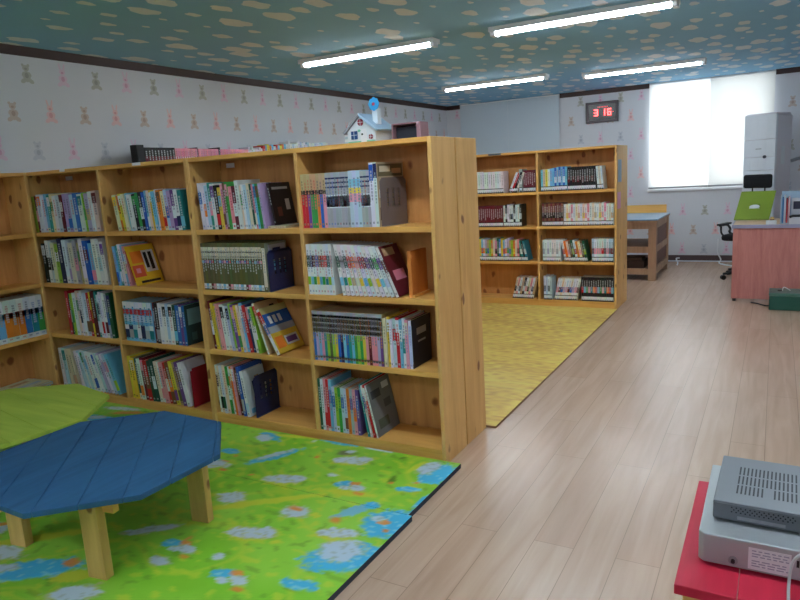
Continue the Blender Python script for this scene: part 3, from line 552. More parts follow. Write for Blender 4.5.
t = thing('storage_box', 'open pinkish box with dark inside behind the toy house', 'box', (-.20, .15, H + .0003)); pk = plain('dusty_pink_card', rgb(152, 116, 128), .7)
f = MB(); f.box(-.075, .075, 0, .004, 0, .006); f.box(-.075, .075, 0, .08, .072, .078); f.box(.055, .075, 0, .08, 0, .072); f.box(-.075, -.069, 0, .08, 0, .072); f.box(-.069, .055, .074, .08, 0, .072); f.box(-.069, .055, 0.004, .074, 0, .004); f.build('box_shell', pk, t)
f = MB(); f.box(-.066, .052, .03, .07, .006, .06); f.build('dark_filling', plain('dark_inset', rgb(40, 44, 56), .8), t)  # plain dark block filling the box opening
f = MB(); f.box(-.05, .0, 0, .07, 0, .014); f.box(-.048, -.002, .002, .068, .014, .028, 1); f.box(-.046, -.004, .001, .069, .028, .04)
tag(f.build('paper_stack', [plain('pale_blue_paper', rgb(176, 200, 218), .6), plain('white_paper', rgb(226, 230, 236), .6)], loc=(-.485, .14, H + .0003)), 'low stack of pale blue papers left of the toy house', 'papers')

# ------------------------------------------------------------------ mats
def mat_grid(name, x0, x1, y0, y1, th, fn, step, z=0, edge=None):
    nx, ny = int((x1 - x0) / step), int((y1 - y0) / step); vs = []; fs = []; cols = []
    for j in range(ny + 1):
        for i in range(nx + 1): vs.append((x0 + (x1 - x0) * i / nx, y0 + (y1 - y0) * j / ny, z + th)); cols.append(fn(vs[-1][0], vs[-1][1]))
    q = lambda i, j: j * (nx + 1) + i
    for j in range(ny):
        for i in range(nx): fs.append((q(i, j), q(i + 1, j), q(i + 1, j + 1), q(i, j + 1)))
    me = bpy.data.meshes.new(name); nb = len(vs); e = .0
    vs += [(x0, y0, z + th), (x1, y0, z + th), (x1, y1, z + th), (x0, y1, z + th), (x0, y0, z), (x1, y0, z), (x1, y1, z), (x0, y1, z)]
    sd = [(nb + 4, nb + 5, nb + 1, nb), (nb + 5, nb + 6, nb + 2, nb + 1), (nb + 6, nb + 7, nb + 3, nb + 2), (nb + 7, nb + 4, nb, nb + 3), (nb + 7, nb + 6, nb + 5, nb + 4)]
    me.from_pydata(vs, [], fs + sd); at = me.color_attributes.new('Col', 'FLOAT_COLOR', 'POINT'); buf = []
    for c in cols + [(1, 1, 1, 1)] * 8: buf += list(c)
    at.data.foreach_set('color', buf); me.materials.append(print_m); me.materials.append(edge or black_pl)
    for p in me.polygons[len(fs):]: p.material_index = 1
    me.update(); o = bpy.data.objects.new(name, me); C.objects.link(o); return o
import mathutils.noise as mn
def lerp(a, b_, t): return tuple(a[k] + (b_[k] - a[k]) * t for k in range(3)) + (1,)
G1, G2, YL, CY, WH, OR = rgb(138, 206, 52), rgb(164, 222, 78), rgb(214, 220, 66), rgb(70, 192, 240), rgb(206, 222, 238), rgb(236, 150, 70)
DKG = rgb(92, 140, 40)
# painted motifs: (x, y, rx, ry, angle, colour)
BL = []
def blob(x, y, rx, ry, a, c, e=.18): BL.append((x, y, rx, ry, math.radians(a), c, e))
def sheep(x, y, s=1): 
    blob(x, y - .01, .12 * s, .06 * s, 15, YL, .3); blob(x, y, .10 * s, .045 * s, 10, WH); blob(x + .05 * s, y + .03 * s, .05 * s, .035 * s, 0, WH); blob(x - .06 * s, y - .02 * s, .045 * s, .035 * s, 0, WH)
def posy(x, y): 
    blob(x - .05, y, .05, .03, 20, CY); blob(x, y + .02, .03, .02, 0, OR); blob(x + .03, y - .01, .045, .03, -10, WH); blob(x - .02, y - .03, .03, .02, 0, WH); blob(x + .06, y - .05, .03, .015, 0, OR, .4)
# paths and ponds under the motifs
for a in ((-.55, -.66, .36, .03, 38), (-1.25, -1.30, .4, .035, 42), (-.05, -1.5, .3, .03, 30), (-.85, -.02, .3, .02, 10), (-1.9, -.3, .35, .03, 30), (-.25, -.45, .16, .03, 10), (-.55, -1.55, .3, .03, 35)): blob(*a, YL, .35)
blob(.02, -.14, .085, .11, -10, CY); blob(-.045, -.10, .05, .09, -12, WH, .25); blob(-.10, -.11, .02, .08, -10, YL, .4)
blob(.035, -.60, .10, .12, -20, CY); blob(.0, -.86, .15, .10, 35, CY); blob(-.03, -.83, .09, .085, 30, WH, .25); blob(.085, -.38, .03, .08, -5, CY)
blob(.01, -.60, .028, .02, 0, OR); blob(-.02, -.585, .03, .025, 0, WH); blob(-.03, -.32, .06, .025, 15, CY); blob(-.14, -.56, .035, .10, -30, rgb(130, 200, 226)); blob(-.10, -.5, .04, .03, -10, CY)
blob(-.81, -.27, .04, .15, -32, CY); blob(-.82, -.25, .025, .11, -32, WH, .3); blob(-1.0, -.07, .09, .035, -20, CY); blob(-1.02, -.10, .06, .04, -20, WH, .25); blob(-1.06, -.30, .06, .03, 0, CY)  # white along the long pond is a reflection painted into the colour
blob(-.60, -.01, .12, .02, 0, CY); blob(-.35, -.01, .1, .012, 0, WH)
sheep(-.60, -.45); sheep(-.42, -.16); blob(-.42, -.33, .03, .022, 0, WH); sheep(-.42, -.87); sheep(-.11, -.74, .8); posy(-.27, -.385); blob(-.36, -.67, .075, .05, 10, WH); blob(-.38, -.65, .04, .02, 0, OR, .5); blob(-.17, -.66, .03, .03, 0, OR, .6); blob(-.27, -.66, .03, .02, 0, YL)
posy(-.28, -1.12); blob(-.04, -1.06, .07, .03, 15, CY); blob(-.42, -1.05, .03, .025, 0, WH); blob(-.70, -.68, .075, .06, 0, WH); blob(-.62, -.72, .05, .05, 0, YL, .5)
blob(-.60, -1.16, .05, .03, 0, WH); posy(-.60, -1.05); blob(-.72, -1.42, .10, .05, 30, WH); blob(-.82, -1.36, .08, .04, 30, YL); blob(-.98, -1.38, .16, .07, 35, CY); blob(-.90, -1.30, .03, .03, 0, OR); blob(-1.2, -1.36, .08, .05, 0, WH); blob(-.81, -1.01, .12, .03, 40, WH)
blob(-.50, -.10, .05, .04, 0, rgb(120, 120, 90), .5); blob(-.48, -.08, .03, .02, 30, WH); blob(-.14, -.27, .02, .06, 10, DKG, .5)
rm_ = random.Random(21)
for k in range(70):
    x, y = rm_.uniform(-2.86, .1), rm_.uniform(-2.5, -.02)
    if x > -1.0 and y > -1.45: 
        if rm_.random() < .75: blob(x, y, rm_.uniform(.012, .03), rm_.uniform(.01, .018), rm_.uniform(0, 90), rm_.choice((YL, WH, DKG, OR)), .5)
        continue
    r = rm_.random()
    if r < .3: sheep(x, y)
    elif r < .5: posy(x, y)
    elif r < .7: blob(x, y, .12, .05, rm_.uniform(0, 60), CY); blob(x - .03, y + .01, .07, .03, 20, WH)
    else: blob(x, y, rm_.uniform(.02, .2), .03, rm_.uniform(10, 50), YL, .4)
blob(-2.2, -.06, .16, .03, 10, WH, .3); blob(-2.1, -.10, .14, .03, 20, OR, .5); blob(-1.9, -.07, .1, .03, 10, YL)
BINS = {}
for bb in BL:
    r = max(bb[2], bb[3]) * 1.4
    for i in range(math.floor((bb[0] - r) / .1), math.floor((bb[0] + r) / .1) + 1):
        for j in range(math.floor((bb[1] - r) / .1), math.floor((bb[1] + r) / .1) + 1): BINS.setdefault((i, j), []).append(bb)
def play(x, y):
    n = mn.noise(Vector((x * 3, y * 3, 0))); n2 = mn.noise(Vector((x * 9, y * 9, 4))); c = lerp(G1, G2, max(0, min(1, .5 + n + .4 * n2)))
    wv = mn.noise(Vector((x * 2.2 + 5, y * 3.4, 2)))
    if abs(wv) < .05: c = lerp(c, YL, .5 * (1 - abs(wv) / .05))
    wob = 1 + .28 * mn.noise(Vector((x * 24, y * 24, 1))) + .3 * mn.noise(Vector((x * 60, y * 60, 7)))
    st_ = mn.noise(Vector((x * 20 + y * 8, y * 26, 11)))
    if st_ > .22: c = lerp(c, YL, min(.55, (st_ - .22) * 4))
    if st_ < -.32: c = lerp(c, DKG, min(.4, (-st_ - .32) * 3))
    dt_ = mn.noise(Vector((x * 45, y * 45, 3)))
    for bx, by, rx, ry, a, cc, e in BINS.get((math.floor(x / .1), math.floor(y / .1)), ()):
        dx, dy = x - bx, y - by; u = (dx * math.cos(a) + dy * math.sin(a)) / rx; v = (-dx * math.sin(a) + dy * math.cos(a)) / ry
        d = math.sqrt(u * u + v * v) * wob
        if d < 1:
            if cc == WH and dt_ > .27: cc = rgb(184, 198, 200)
            if cc == CY and dt_ < -.25: cc = rgb(140, 214, 240)
            if cc == WH and .78 < d < .92: cc = rgb(196, 204, 150)
            c = lerp(c, cc, min(1, (1 - d) / e) * .95)
    return c
edge_m = plain('charcoal_foam', rgb(44, 46, 66), .8, noise=.2, nscale=60)
mt = mat_grid('play_mat', -2.86, .075, -.512, -.004, .022, play, .011, edge=edge_m)
tag(mt, 'bright green printed foam play mat running along the foot of the near bookcases', 'mat', 'printed play mats')
mt2 = mat_grid('play_mat', -2.86, .092, -2.4, -.513, .022, play, .011, edge=edge_m)
tag(mt2, 'bright green printed foam play mat under the front of the blue table', 'mat', 'printed play mats')
BA, BB, BC = rgb(234, 200, 104), rgb(206, 156, 84), rgb(238, 216, 112)
def bam(x, y):
    n = mn.noise(Vector((x * 3.5, y * 14, 0))); n2 = mn.noise(Vector((x * 16, y * 40, 3))); n3 = mn.noise(Vector((x * 1.5, y * 3, 8)))
    c = lerp(BA, BC, max(0, min(1, .5 + n * 1.2))); return lerp(c, BB, max(0, min(.9, .32 + n2 * 1.3 + n3 * .7)))
ym = mat_grid('floor_mat', -2.55, .05, .505, 3.613, .012, bam, .017, edge=plain('tan_edge', rgb(150, 110, 78), .7))
tag(ym, 'yellow wood-printed floor mat between the two rows of bookcases', 'mat')

# ------------------------------------------------------------------ low octagonal tables
def clip(poly, nx, ny, c, keep=1):
    out = []
    for i in range(len(poly)):
        p, q = poly[i], poly[(i + 1) % len(poly)]; dp, dq = (p[0] * nx + p[1] * ny - c) * keep, (q[0] * nx + q[1] * ny - c) * keep
        if dp >= 0: out.append(p)
        if dp * dq < 0: t = dp / (dp - dq); out.append((p[0] + (q[0] - p[0]) * t, p[1] + (q[1] - p[1]) * t))
    return out
def octa(name, label, cx, cy, across, rot, seam_ang, seam_off, mat, zt, zb, group, pw=.143):
    t = thing(name, label, 'table', (cx, cy, zb), 0, group); R_ = across / 2 / math.cos(PI / 8)
    poly = [(R_ * math.cos(math.radians(rot + 22.5 + 45 * k)), R_ * math.sin(math.radians(rot + 22.5 + 45 * k))) for k in range(8)]
    a = math.radians(seam_ang); nx, ny = -math.sin(a), math.cos(a); f = MB()
    for k in range(-4, 4):
        c0, c1 = seam_off + k * pw + .0009, seam_off + (k + 1) * pw - .0009; p = clip(clip(poly, nx, ny, c0, 1), nx, ny, c1, -1)
        if len(p) > 2: f.prism(p, zt - .020 - zb, zt - zb)
    f.build('tabletop', mat, t, bevel=.0015, seg=1)
    for s in (-1, 1): f = MB(); f.box(-.27, .27, s * .235 - .013, s * .235 + .013, zt - .085 - zb, zt - .0205 - zb, M=Matrix.Rotation(math.radians(rot + (9 if 'blue' in label else 0)), 4, 'Z')); f.build('apron', pine_h, t)
    return t
def table_leg(t, lx, ly, rz, ztop, w_=.082, d_=.036):
    f = MB(); f.box(-w_ / 2, w_ / 2, -d_ / 2, d_ / 2, 0, ztop, M=Matrix.Translation((lx, ly, 0)) @ Matrix.Rotation(math.radians(rz), 4, 'Z')); f.build('leg', pine_leg, t, bevel=.002)
ZB = .0222
tb = octa('low_table', 'low octagonal table with a blue planked top and pine legs', -.932, -1.08, .862, -1.5, 132, .003, blue_w, .352, ZB, 'low octagonal tables', .138)
for lx, ly in ((.213, -.232), (.258, .205), (-.275, -.22), (-.24, .25)): table_leg(tb, lx, ly, 8, .352 - .0205 - ZB)
tg = octa('low_table', 'low octagonal table with a lime green planked top in the corner', -1.832, -.962, .86, -11.5, -10.5, .02, green_w, .352, ZB, 'low octagonal tables')
for lx, ly in ((.24, -.21), (.19, .24), (-.26, -.2), (-.22, .22)): table_leg(tg, lx, ly, -10, .352 - .0205 - ZB)

# ------------------------------------------------------------------ red table and the two players
RT = .42
t = thing('red_table', 'small wooden table with a red planked top carrying two silver players', 'table', (1.13, -1.18, 0))
f = MB()
for k in range(5): f.box(k * .125 + .0007, (k + 1) * .125 - .0007, 0, .545, RT - .024, RT)
f.build('tabletop', red_w, t, bevel=.002)
for lx, ly in ((.052, .032), (.58, .032), (.052, .51), (.58, .51)):
    f = MB(); f.box(lx - .035, lx + .035, ly - .018, ly + .018, 0, RT - .0245); f.build('leg', pine_leg, t, bevel=.002)
for y in (.016, .51): f = MB(); f.box(.088, .544, y, y + .018, RT - .085, RT - .025); f.build('apron', pine_h, t)
silver = plain('silver_paint', rgb(176, 180, 184), .38, .25); silver_d = plain('dark_silver', rgb(116, 120, 128), .38, .3); vent = plain('vent_black', rgb(30, 34, 42), .6)
z0 = RT + .004
t = thing('disc_player', 'large silver disc player, rear side with white label, on the red table', 'disc player', (1.168, -1.068, RT))
f = MB(); f.prism([(.012, 0), (.43, 0), (.43, .39), (0, .39), (0, .012)], .004, .075); f.build('housing', silver, t, bevel=.003)
for px_ in (.04, .39):
    for py_ in (.04, .35):
        f = MB(); f.tube([(px_, py_, 0.0003), (px_, py_, .004)], .014, 12); f.build('foot', black_pl, t)
f = MB(); f.box(.103, .186, -.0012, 0, .010, .062); o = f.build('rating_label', label_m, t)
f = MB(); rl = random.Random(4); ink = plain('pale_ink', rgb(164, 168, 186), .7)
for zz_ in (.054, .047, .041, .030, .024, .018):
    x = .110
    while x < .178: l = rl.uniform(.006, .018); f.box(x, min(x + l, .182), -.0016, -.0012, zz_, zz_ + .0025); x += l + .004
f.build('label_print', ink, o)
f = MB(); f.tube([(.073, 0, .022), (.073, -.003, .022)], .010, 14); o = f.build('antenna_jack', grey_pl, t); f = MB(); f.tube([(.073, -.003, .022), (.073, -.009, .022)], .0045, 10); f.build('jack_pin', black_pl, o)
for x in (.196, .207): f = MB(); f.box(x, x + .005, -.0015, 0, .036, .052); f.build('socket', black_pl, t)
t = thing('set_top_player', 'slim dark silver player with vent slots, on top of the disc player', 'disc player', (1.192, -.992, RT + .075 + .0005), math.radians(-1))
f = MB(); f.prism([(0, 0), (.36, 0), (.36, .275), (0, .275)], .003, .048); f.build('housing', silver_d, t, bevel=.003)
f = MB(); f.box(.004, .356, -.0022, 0, .006, .044); o = f.build('rear_plate', silver_d, t)
f = MB()
for r in range(3):
    for k in range(14): f.tube([(.04 + k * .0095 + (r % 2) * .0045, -.0022, .038 - r * .0055), (.04 + k * .0095 + (r % 2) * .0045, -.0032, .038 - r * .0055)], .0018, 6)
f.build('vent_holes', vent, o)
f = MB(); f.box(.052, .150, -.0032, -.0022, .010, .018); f.build('data_strip', grey_pl, o)
f = MB()
for k in range(15):
    x = .045 + k * .0088
    for r in range(3):
        if r == 0 and 6 < k < 9: continue
        f.box(x, x + .0035, .055 + r * .055, .055 + r * .055 + .046, .048, .0486)
f.build('vent_slots', vent, t)
f = MB(); f.box(.01, .35, .01, .265, 0.0, .003); f.build('foot_pads', black_pl, t)
pts = [(1.392, -1.078, .47), (1.386, -1.10, .468), (1.376, -1.122, .44), (1.370, -1.142, .40), (1.368, -1.20, .36), (1.37, -1.21, .2), (1.39, -1.22, .03), (1.46, -1.2, .006), (1.7, -1.1, .006)]
def smooth_pts(P, n=6):
    P = [Vector(p) for p in P]; out = []
    for i in range(len(P) - 1):
        a = P[max(i - 1, 0)]; b_ = P[i]; c = P[i + 1]; d = P[min(i + 2, len(P) - 1)]
        for k in range(n): t_ = k / n; out.append(.5 * ((2 * b_) + (c - a) * t_ + (2 * a - 5 * b_ + 4 * c - d) * t_ ** 2 + (3 * b_ - a - 3 * c + d) * t_ ** 3))
    return out + [P[-1]]
pts = [(1.385, -1.072, .468), (1.380, -1.10, .508), (1.364, -1.12, .512), (1.353, -1.125, .492), (1.349, -1.135, .455), (1.349, -1.165, .428), (1.350, -1.192, .405), (1.351, -1.20, .35), (1.355, -1.205, .2), (1.37, -1.21, .03), (1.46, -1.2, .006), (1.7, -1.1, .006)]
f = MB(); f.tube(smooth_pts(pts), .0032, 8); tag(f.build('cable', plain('pale_grey_cable', rgb(206, 206, 206), .5), smooth=True), 'pale grey cable looping from the back of the disc player', 'cable')

# ------------------------------------------------------------------ wall clock with red digits
t = thing('digital_clock', 'dark framed digital wall clock showing red 3 16', 'clock', (-.808, YW, 2.03)); fm = plain('clock_frame', rgb(54, 42, 46), .4); mid = plain('clock_inner_frame', rgb(92, 78, 84), .5); scr = plain('clock_screen', rgb(30, 12, 16), .25)
led = emis('red_led', (1, .05, .05, 1), 6); led2 = emis('dim_red_led', (.6, .03, .04, 1), 1.0)
f = MB(); hw, hh, bw = .215, .138, .014
for a in ((-hw, hw, hh - bw, hh), (-hw, hw, -hh, -hh + bw), (-hw, -hw + bw, -hh + bw, hh - bw), (hw - bw, hw, -hh + bw, hh - bw)): f.box(a[0], a[1], -.04, 0, a[2], a[3])
f.build('frame', fm, t)
f = MB(); f.box(-hw + bw, hw - bw, -.03, -.001, -hh + bw, hh - bw); f.build('inner_frame', mid, t)
f = MB(); f.box(-hw + .036, hw - .036, -.033, -.03, -hh + .034, hh - .034); o = f.build('screen', scr, t)
def seg(f, cx, cz, on, w_=.050, h_=.088, s=.013):
    S = {'a': (-w_/2, w_/2, h_/2 - s, h_/2), 'g': (-w_/2, w_/2, -s/2, s/2), 'd': (-w_/2, w_/2, -h_/2, -h_/2 + s), 'b': (w_/2 - s, w_/2, 0, h_/2), 'c': (w_/2 - s, w_/2, -h_/2, 0), 'f': (-w_/2, -w_/2 + s, 0, h_/2), 'e': (-w_/2, -w_/2 + s, -h_/2, 0)}
    for c in on: a = S[c]; f.box(cx + a[0], cx + a[1], -.0345, -.033, cz + a[2], cz + a[3])
for cx, on in ((-.078, 'abgcd'), (.020, 'bc'), (.098, 'afgedc')):
    f = MB(); seg(f, cx, -.005, on); f.build('digit', led, o)
f = MB()
for k in range(7): f.box(-.055 + k * .020, -.043 + k * .020, -.034, -.033, .062, .072)
f.box(.142, .156, -.034, -.033, -.01, -.002); f.build('small_readout', led2, o)
f = MB(); f.tube([(-.81, YW - .006, 1.892), (-.812, YW - .006, 1.3), (-.806, YW - .006, .6), (-.80, YW - .006, .12)], .003, 6); tag(f.build('clock_wire', plain('thin_wire', rgb(196, 198, 204), .5)), 'thin pale wire hanging down the wall from the red clock', 'wire')

# ------------------------------------------------------------------ standing air conditioner
t = thing('air_conditioner', 'tall white floor-standing air conditioner in front of the window blind', 'air conditioner', (1.16, 6.36, 0), math.radians(-26)); acm = plain('ac_white', rgb(232, 238, 246), .35); acs = plain('ac_side_grey', rgb(226, 222, 230), .45)
prof = [(-.185, .12), (-.185, -.10), (-.165, -.125), (-.06, -.145), (.06, -.145), (.165, -.125), (.185, -.10), (.185, .12)]
f = MB(); f.prism([(-.18, .24), (-.18, -.10), (.18, -.10), (.18, .24)], .0, 1.77); f.build('cabinet', acs, t, bevel=.012)
def acp(n, z0_, z1_, m=acm):
    f = MB(); f.prism([(-.185, -.101), (-.178, -.13), (-.09, -.148), (0, -.153), (.09, -.148), (.178, -.13), (.185, -.101)], z0_, z1_); return f.build(n, m, t, bevel=.003)
acp('front_panel', .02, 1.16); acp('front_panel', 1.165, 1.31); acp('front_panel', 1.315, 1.505); acp('front_panel', 1.51, 1.785)
f = MB(); f.box(-.17, .17, -.12, .22, 1.7705, 1.80); f.build('top_cap', acs, t, bevel=.01)
f = MB(); f.tube([(.075, -.150, 1.312), (.075, -.162, 1.312)], .018, 16); f.build('control_knob', plain('knob_dark', rgb(70, 76, 88), .3, .6), t)
f = MB(); f.box(-.03, .035, -.1545, -.153, 1.40, 1.408); f.build('badge', grey_pl, t)
f = MB(); f.box(.180, .184, .0, .08, 1.22, 1.42); f.build('side_label', white_pl, t)
f = MB(); f.tube(smooth_pts([(1.432, 6.50, 1.25), (1.50, 6.55, 1.27), (1.60, 6.70, 1.29), (1.66, 6.88, 1.30)]), .02, 10); tag(f.build('pipe', grey_pl, smooth=True), 'grey pipe running from the air conditioner to the wall', 'pipe')

# ------------------------------------------------------------------ office desk, chair and what stands there
t = thing('office_desk', 'office desk with a pinkish wood side panel and grey top edge', 'desk', (.955, 4.25, 0))
f = MB(); f.box(0.004, 1.10, .012, .035, .025, .685); f.build('side_panel', pink_w, t)
f = MB(); f.box(0, 1.15, 0, .72, .690, .712); o = f.build('desktop', wood('desktop_wood', rgb(222, 186, 150), rgb(204, 166, 128), 'x', knots=False), t)
f = MB(); f.box(-.003, 1.153, -.006, 0, .684, .716); f.box(-.006, 0, 0, .72, .684, .716); f.build('edge_band', plain('grey_blue_edge', rgb(158, 160, 190), .4), t)
for x, y in ((.03, .024), (1.08, .024), (.05, .69), (1.08, .69)):
    f = MB(); f.tube([(x, y, 0), (x, y, .025 if y < .1 else .69)], .016, 10); f.build('leg', black_pl, t)
f = MB(); f.box(1.06, 1.085, .04, .66, .03, .685); f.build('end_panel', pink_w, t)
t = thing('slanted_board', 'lime green slanted board with a white oval hole on the desk', 'board', (1.09, 4.74, .7165))
Mx = Matrix.Rotation(math.radians(-60), 4, 'X') @ Matrix.Shear('XY', 4, (0, 0))
lime = plain('lime_laminate', rgb(134, 158, 50), .4, noise=.06, nscale=8)
Mt = Matrix.Rotation(math.radians(46), 4, 'X') @ Matrix(((1, .14, 0, 0), (0, 1, 0, 0), (0, 0, 1, 0), (0, 0, 0, 1)))
f = MB(); a0 = .50
def BX(x0, x1, y0, y1): f.box(x0, x1, y0, y1, 0, .012, M=Mt @ Matrix.Shear('XZ', 4, (0, 0)))
BX(-.152, .152, 0, .135); BX(-.152, .152, .185, .36); BX(-.152, -.045, .135, .185); BX(.045, .152, .135, .185); f.build('panel', lime, t)
f = MB()
ring = [(.045 * math.cos(2 * PI * k / 20), .16 + .025 * math.sin(2 * PI * k / 20)) for k in range(20)]
f.prism(ring, .010, .0135, M=Mt); f.build('oval_grommet', white_pl, t)
for x in (-.08, .12): f = MB(); f.box(x, x + .02, .215, .225, 0, .235); f.build('prop', grey_pl, t)
f = MB(); f.prism([(0, 0), (.035, 0), (.035, .03), (0, .03)], 0, .03); f.prism([(0.002, 0.002), (.033, .002), (.033, .028), (.002, .028)], .03, .05, 1); tag(f.build('small_box', [plain('dark_brown_card', rgb(110, 70, 50), .6), plain('tan_card', rgb(216, 180, 110), .6)], loc=(1.252, 4.50, .7125)), 'tiny yellow and brown box beside the green board', 'box')
f = MB(); f.box(0, .085, 0, .11, 0, .03); tag(f.build('note_pad', plain('white_pad', rgb(224, 226, 232), .6), loc=(1.222, 4.28, .7125), bevel=.002), 'white note pad at the front of the desk', 'note pad')
t = thing('file_rack', 'pale blue file rack full of papers at the right of the desk', 'file rack', (1.335, 4.33, .7125)); cl = plain('pale_blue_rack', rgb(178, 204, 228), .3)
f = MB(); f.box(0, .006, 0, .26, 0, .24); f.box(.30, .306, 0, .26, 0, .24); f.box(0.006, .30, .254, .26, 0, .28); f.box(.006, .30, 0, .26, 0, .006); f.build('rack', cl, t)
for nm, x, h_, c in (('folder', .012, .23, (70, 130, 190)), ('folder', .026, .25, (214, 218, 228)), ('folder', .043, .22, (176, 50, 66)), ('folder', .060, .235, (222, 190, 198)), ('folder', .20, .23, (226, 228, 234))):
    f = MB(); f.box(x, x + .012, .01, .24, .007, h_); f.build(nm, plain('folder_' + str(c[0]), rgb(*c), .5), t)
f = MB(); f.box(.085, .19, .16, .175, .007, .22); f.box(.10, .175, .158, .16, .12, .19, 1); f.build('printed_card', [white_pl, plain('print_dark', rgb(60, 60, 84), .6)], t)
t = thing('desk_telephone', 'black desk telephone in front of the file rack', 'telephone', (1.40, 4.272, .7125))
f = MB(); f.prism([(0, 0), (.15, 0), (.15, .022), (0, .055)], -.0, .16, M=Matrix(((0, 0, 1, 0), (1, 0, 0, 0), (0, 1, 0, 0), (0, 0, 0, 1))) ); f.v = [(x, y * .34, z) for x, y, z in f.v]; f.build('phone_base', plain('phone_grey', rgb(206, 208, 214), .5), t)
f = MB(); f.tube([(0.005, .012, .064), (.03, .012, .074), (.12, .012, .074), (.155, .012, .064)], .012, 10); f.build('handset', black_pl, t, smooth=True)
# chair
t = thing('office_chair', 'black office swivel chair with armrests behind the desk', 'chair', (1.075, 5.62, 0), math.radians(-20))
f = MB(); f.tube([(0, 0, .07), (0, 0, .42)], .025, 14); f.build('gas_lift', plain('chrome', rgb(170, 172, 178), .25, .9), t)
f = MB(); f.box(-.23, .23, -.24, .22, .43, .50); f.build('seat', plain('black_fabric', rgb(20, 21, 26), .9), t, bevel=.03, seg=3)
f = MB(); f.box(-.205, .095, .225, .275, .975, 1.125); f.build('backrest', bpy.data.materials['black_fabric'], t, bevel=.024, seg=4)
f = MB(); f.tube(smooth_pts([(0, .1, .42), (0, .26, .43), (0, .30, .55), (0, .285, .70), (0, .285, .80)]), .018, 8); f.tube([(-.11, .262, .78), (-.11, .255, .99)], .008, 8); f.tube([(.02, .262, .78), (.02, .255, .99)], .008, 8); f.box(-.13, .06, .252, .29, .76, .80); f.build('back_support', black_pl, t)
for s in (-1, 1):
    f = MB(); f.tube(smooth_pts([(s * .20, .05, .44), (s * .27, .08, .50), (s * .28, .12, .53), (s * .275, .02, .585), (s * .275, -.16, .59)]), .013, 8); f.tube(smooth_pts([(s * .20, -.12, .44), (s * .27, -.12, .50), (s * .275, -.13, .58)]), .011, 8); f.box(s * .275 - .025, s * .275 + .025, -.18, .08, .59, .61); f.build('armrest', black_pl, t)
for k in range(5):
    a = math.radians(72 * k + 208 + 22); f = MB(); f.tube([(0, 0, .095), (.30 * math.cos(a), .30 * math.sin(a), .065)], [.024, .014], 8); o = f.build('base_arm', black_pl, t)
    f = MB(); c = Vector((.30 * math.cos(a), .30 * math.sin(a), .026)); n_ = Vector((-math.sin(a), math.cos(a), 0)); f.tube([c - n_ * .02, c + n_ * .02], .026, 14); f.build('caster', black_pl, o)
# cables by the far wall
wc = plain('white_cable', rgb(232, 234, 238), .5)
f = MB(); f.tube(smooth_pts([(.66, 6.86, .30), (.66, 6.86, .13), (.70, 6.84, .04), (.69, 6.74, .006), (.75, 6.6, .006), (.90, 6.45, .006)]), .009, 8); tag(f.build('cable', wc, smooth=True), 'white cable running down over the skirting beside the chair', 'cable')
f = MB(); f.tube(smooth_pts([(.20, 6.856, .05), (.17, 6.80, .05), (.20, 6.70, .012), (.22, 6.5, .012)]), .009, 8); tag(f.build('cable', wc, smooth=True), 'short white cable behind the glass-topped table', 'cable')
f = MB(); f.tube(smooth_pts([(1.13, 4.20, .006), (1.19, 4.14, .006), (1.26, 4.06, .006), (1.32, 4.14, .006)]), .006, 8); tag(f.build('cable', black_pl, smooth=True), 'black cable on the floor by the green metal box', 'cable')
t = thing('metal_box', 'dark green metal box on the floor in front of the desk', 'box', (1.275, 3.905, 0)); gmt = plain('dark_green_steel', rgb(30, 84, 70), .4, .1)
f = MB(); f.box(0, .55, 0, .25, .0, .125); f.build('box_body', gmt, t, bevel=.006)
f = MB(); f.box(-.003, .553, -.003, .253, .1255, .152); f.build('lid', plain('grey_green_steel', rgb(72, 112, 104), .35, .1), t, bevel=.005)
f = MB(); f.tube(smooth_pts([(.10, .12, .155), (.11, .12, .185), (.15, .12, .165), (.16, .12, .155)]), .004, 6); f.build('handle', white_met, t)
f = MB(); f.tube([(.08, .12, .152), (.08, .12, .158)], .018, 14); f.build('knob_plate', black_pl, t)

# ------------------------------------------------------------------ glass-topped wooden table
t = thing('work_table', 'wooden work table with a dark glass top behind the far bookcase', 'table', (-.52, 5.27, 0)); TW, TD = .66, 1.0
for lx in (.0, TW - .085):
    for ly in (0, TD - .075):
        f = MB(); f.box(lx, lx + .085, ly, ly + .075, 0, .665); f.build('leg', work_w, t, bevel=.002)
f = MB(); f.box(.086, TW - .086, .005, .03, .59, .664); f.box(.086, TW - .086, TD - .03, TD - .005, .59, .664); f.box(TW - .035, TW - .01, .076, TD - .076, .59, .664); f.box(.01, .035, .076, TD - .076, .59, .664); f.build('apron', work_w, t)
f = MB(); f.box(-.01, TW + .01, -.01, TD + .01, .665, .685); f.build('tabletop', work_w, t)
f = MB(); f.box(-.012, TW + .012, -.012, TD + .012, .6855, .700); f.build('glass_top', plain('blue_black_glass', rgb(120, 164, 196), .3, 0, .5), t)
f = MB(); f.box(-.01, TW - .03, TD - .014, TD + .010, .7005, .80); f.build('backboard', pine_h, t)
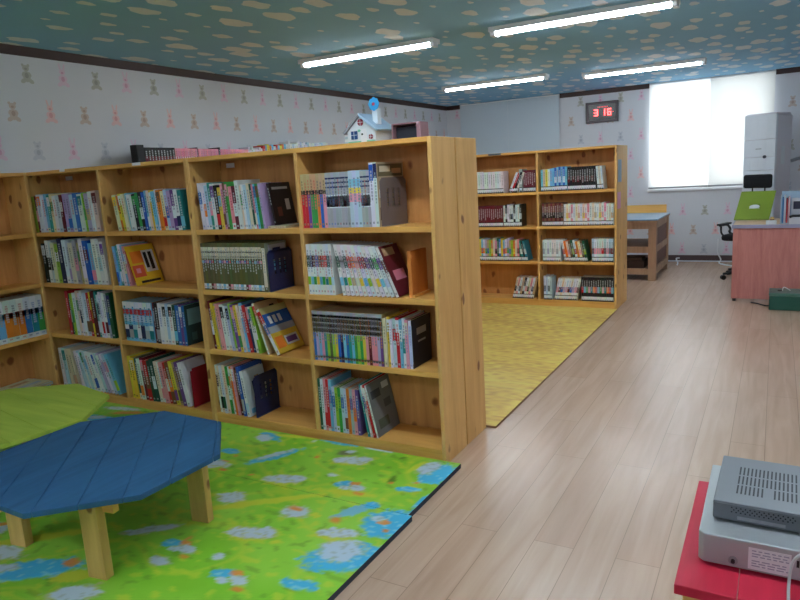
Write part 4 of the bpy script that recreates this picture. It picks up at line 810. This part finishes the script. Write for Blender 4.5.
for z in (.11, .36):
    f = MB(); f.box(.012, TW - .012, .02, TD - .02, z, z + .02); f.box(.086, TW - .086, .004, .02, z - .04, z + .03); f.box(TW - .022, TW - .004, .076, TD - .076, z - .04, z + .03); f.build('shelf', work_w, t)
f = MB(); f.box(TW - .03, TW - .018, .078, TD - .078, .16, .585); f.build('side_board', plain('brown_board', rgb(120, 84, 72), .6), t)
t = thing('tool_crate', 'dark brown crate on the lower shelf of the glass-topped table', 'crate', (-.30, 5.34, .1305)); f = MB(); f.box(0, .30, 0, .3, 0, .09); f.build('crate_body', plain('dark_crate', rgb(70, 52, 44), .7), t, bevel=.004); f = MB(); f.box(.03, .27, .03, .27, .0905, .12); f.build('crate_lid', plain('crate_lid', rgb(96, 74, 60), .7), t)

# ------------------------------------------------------------------ light from outside, world, camera
w = bpy.data.worlds.new('World'); bpy.context.scene.world = w; w.use_nodes = True; w.node_tree.nodes['Background'].inputs[0].default_value = (.75, .86, 1, 1); w.node_tree.nodes['Background'].inputs[1].default_value = 3.0
def area(name, loc, rot, sx, sy, e, col):
    l = bpy.data.lights.new(name, 'AREA'); l.shape = 'RECTANGLE'; l.size = sx; l.size_y = sy; l.energy = e; l.color = col
    o = bpy.data.objects.new(name, l); C.objects.link(o); o.location = loc; o.rotation_euler = rot; return o
area('daylight', ((WX0 + WX1) / 2, YW + .45, 1.66), (math.radians(-90), 0, 0), 1.9, 1.7, 21, (1, .985, .96))

cam = bpy.data.cameras.new('camera'); co = bpy.data.objects.new('camera', cam); C.objects.link(co)
cam.sensor_width = 36; cam.lens = 662.97 / 800 * 36; cam.clip_start = .02
r_ = Vector((.87175249, .48648421, -.05814391)); u_ = Vector((-.03973263, .18847905, .98127314)); f_ = Vector((-.4883328, .85311708, -.18363638))
M = Matrix((( r_.x, u_.x, -f_.x, 1.2935), (r_.y, u_.y, -f_.y, -2.6058), (r_.z, u_.z, -f_.z, 1.3400), (0, 0, 0, 1))); co.matrix_world = M
sc = bpy.context.scene; sc.camera = co
sc.view_settings.view_transform = 'Standard'; sc.view_settings.look = 'None'; sc.view_settings.gamma = 1; sc.view_settings.exposure = 0.62
sc.cycles.max_bounces = 8; sc.cycles.use_denoising = True
print('books', book_no)
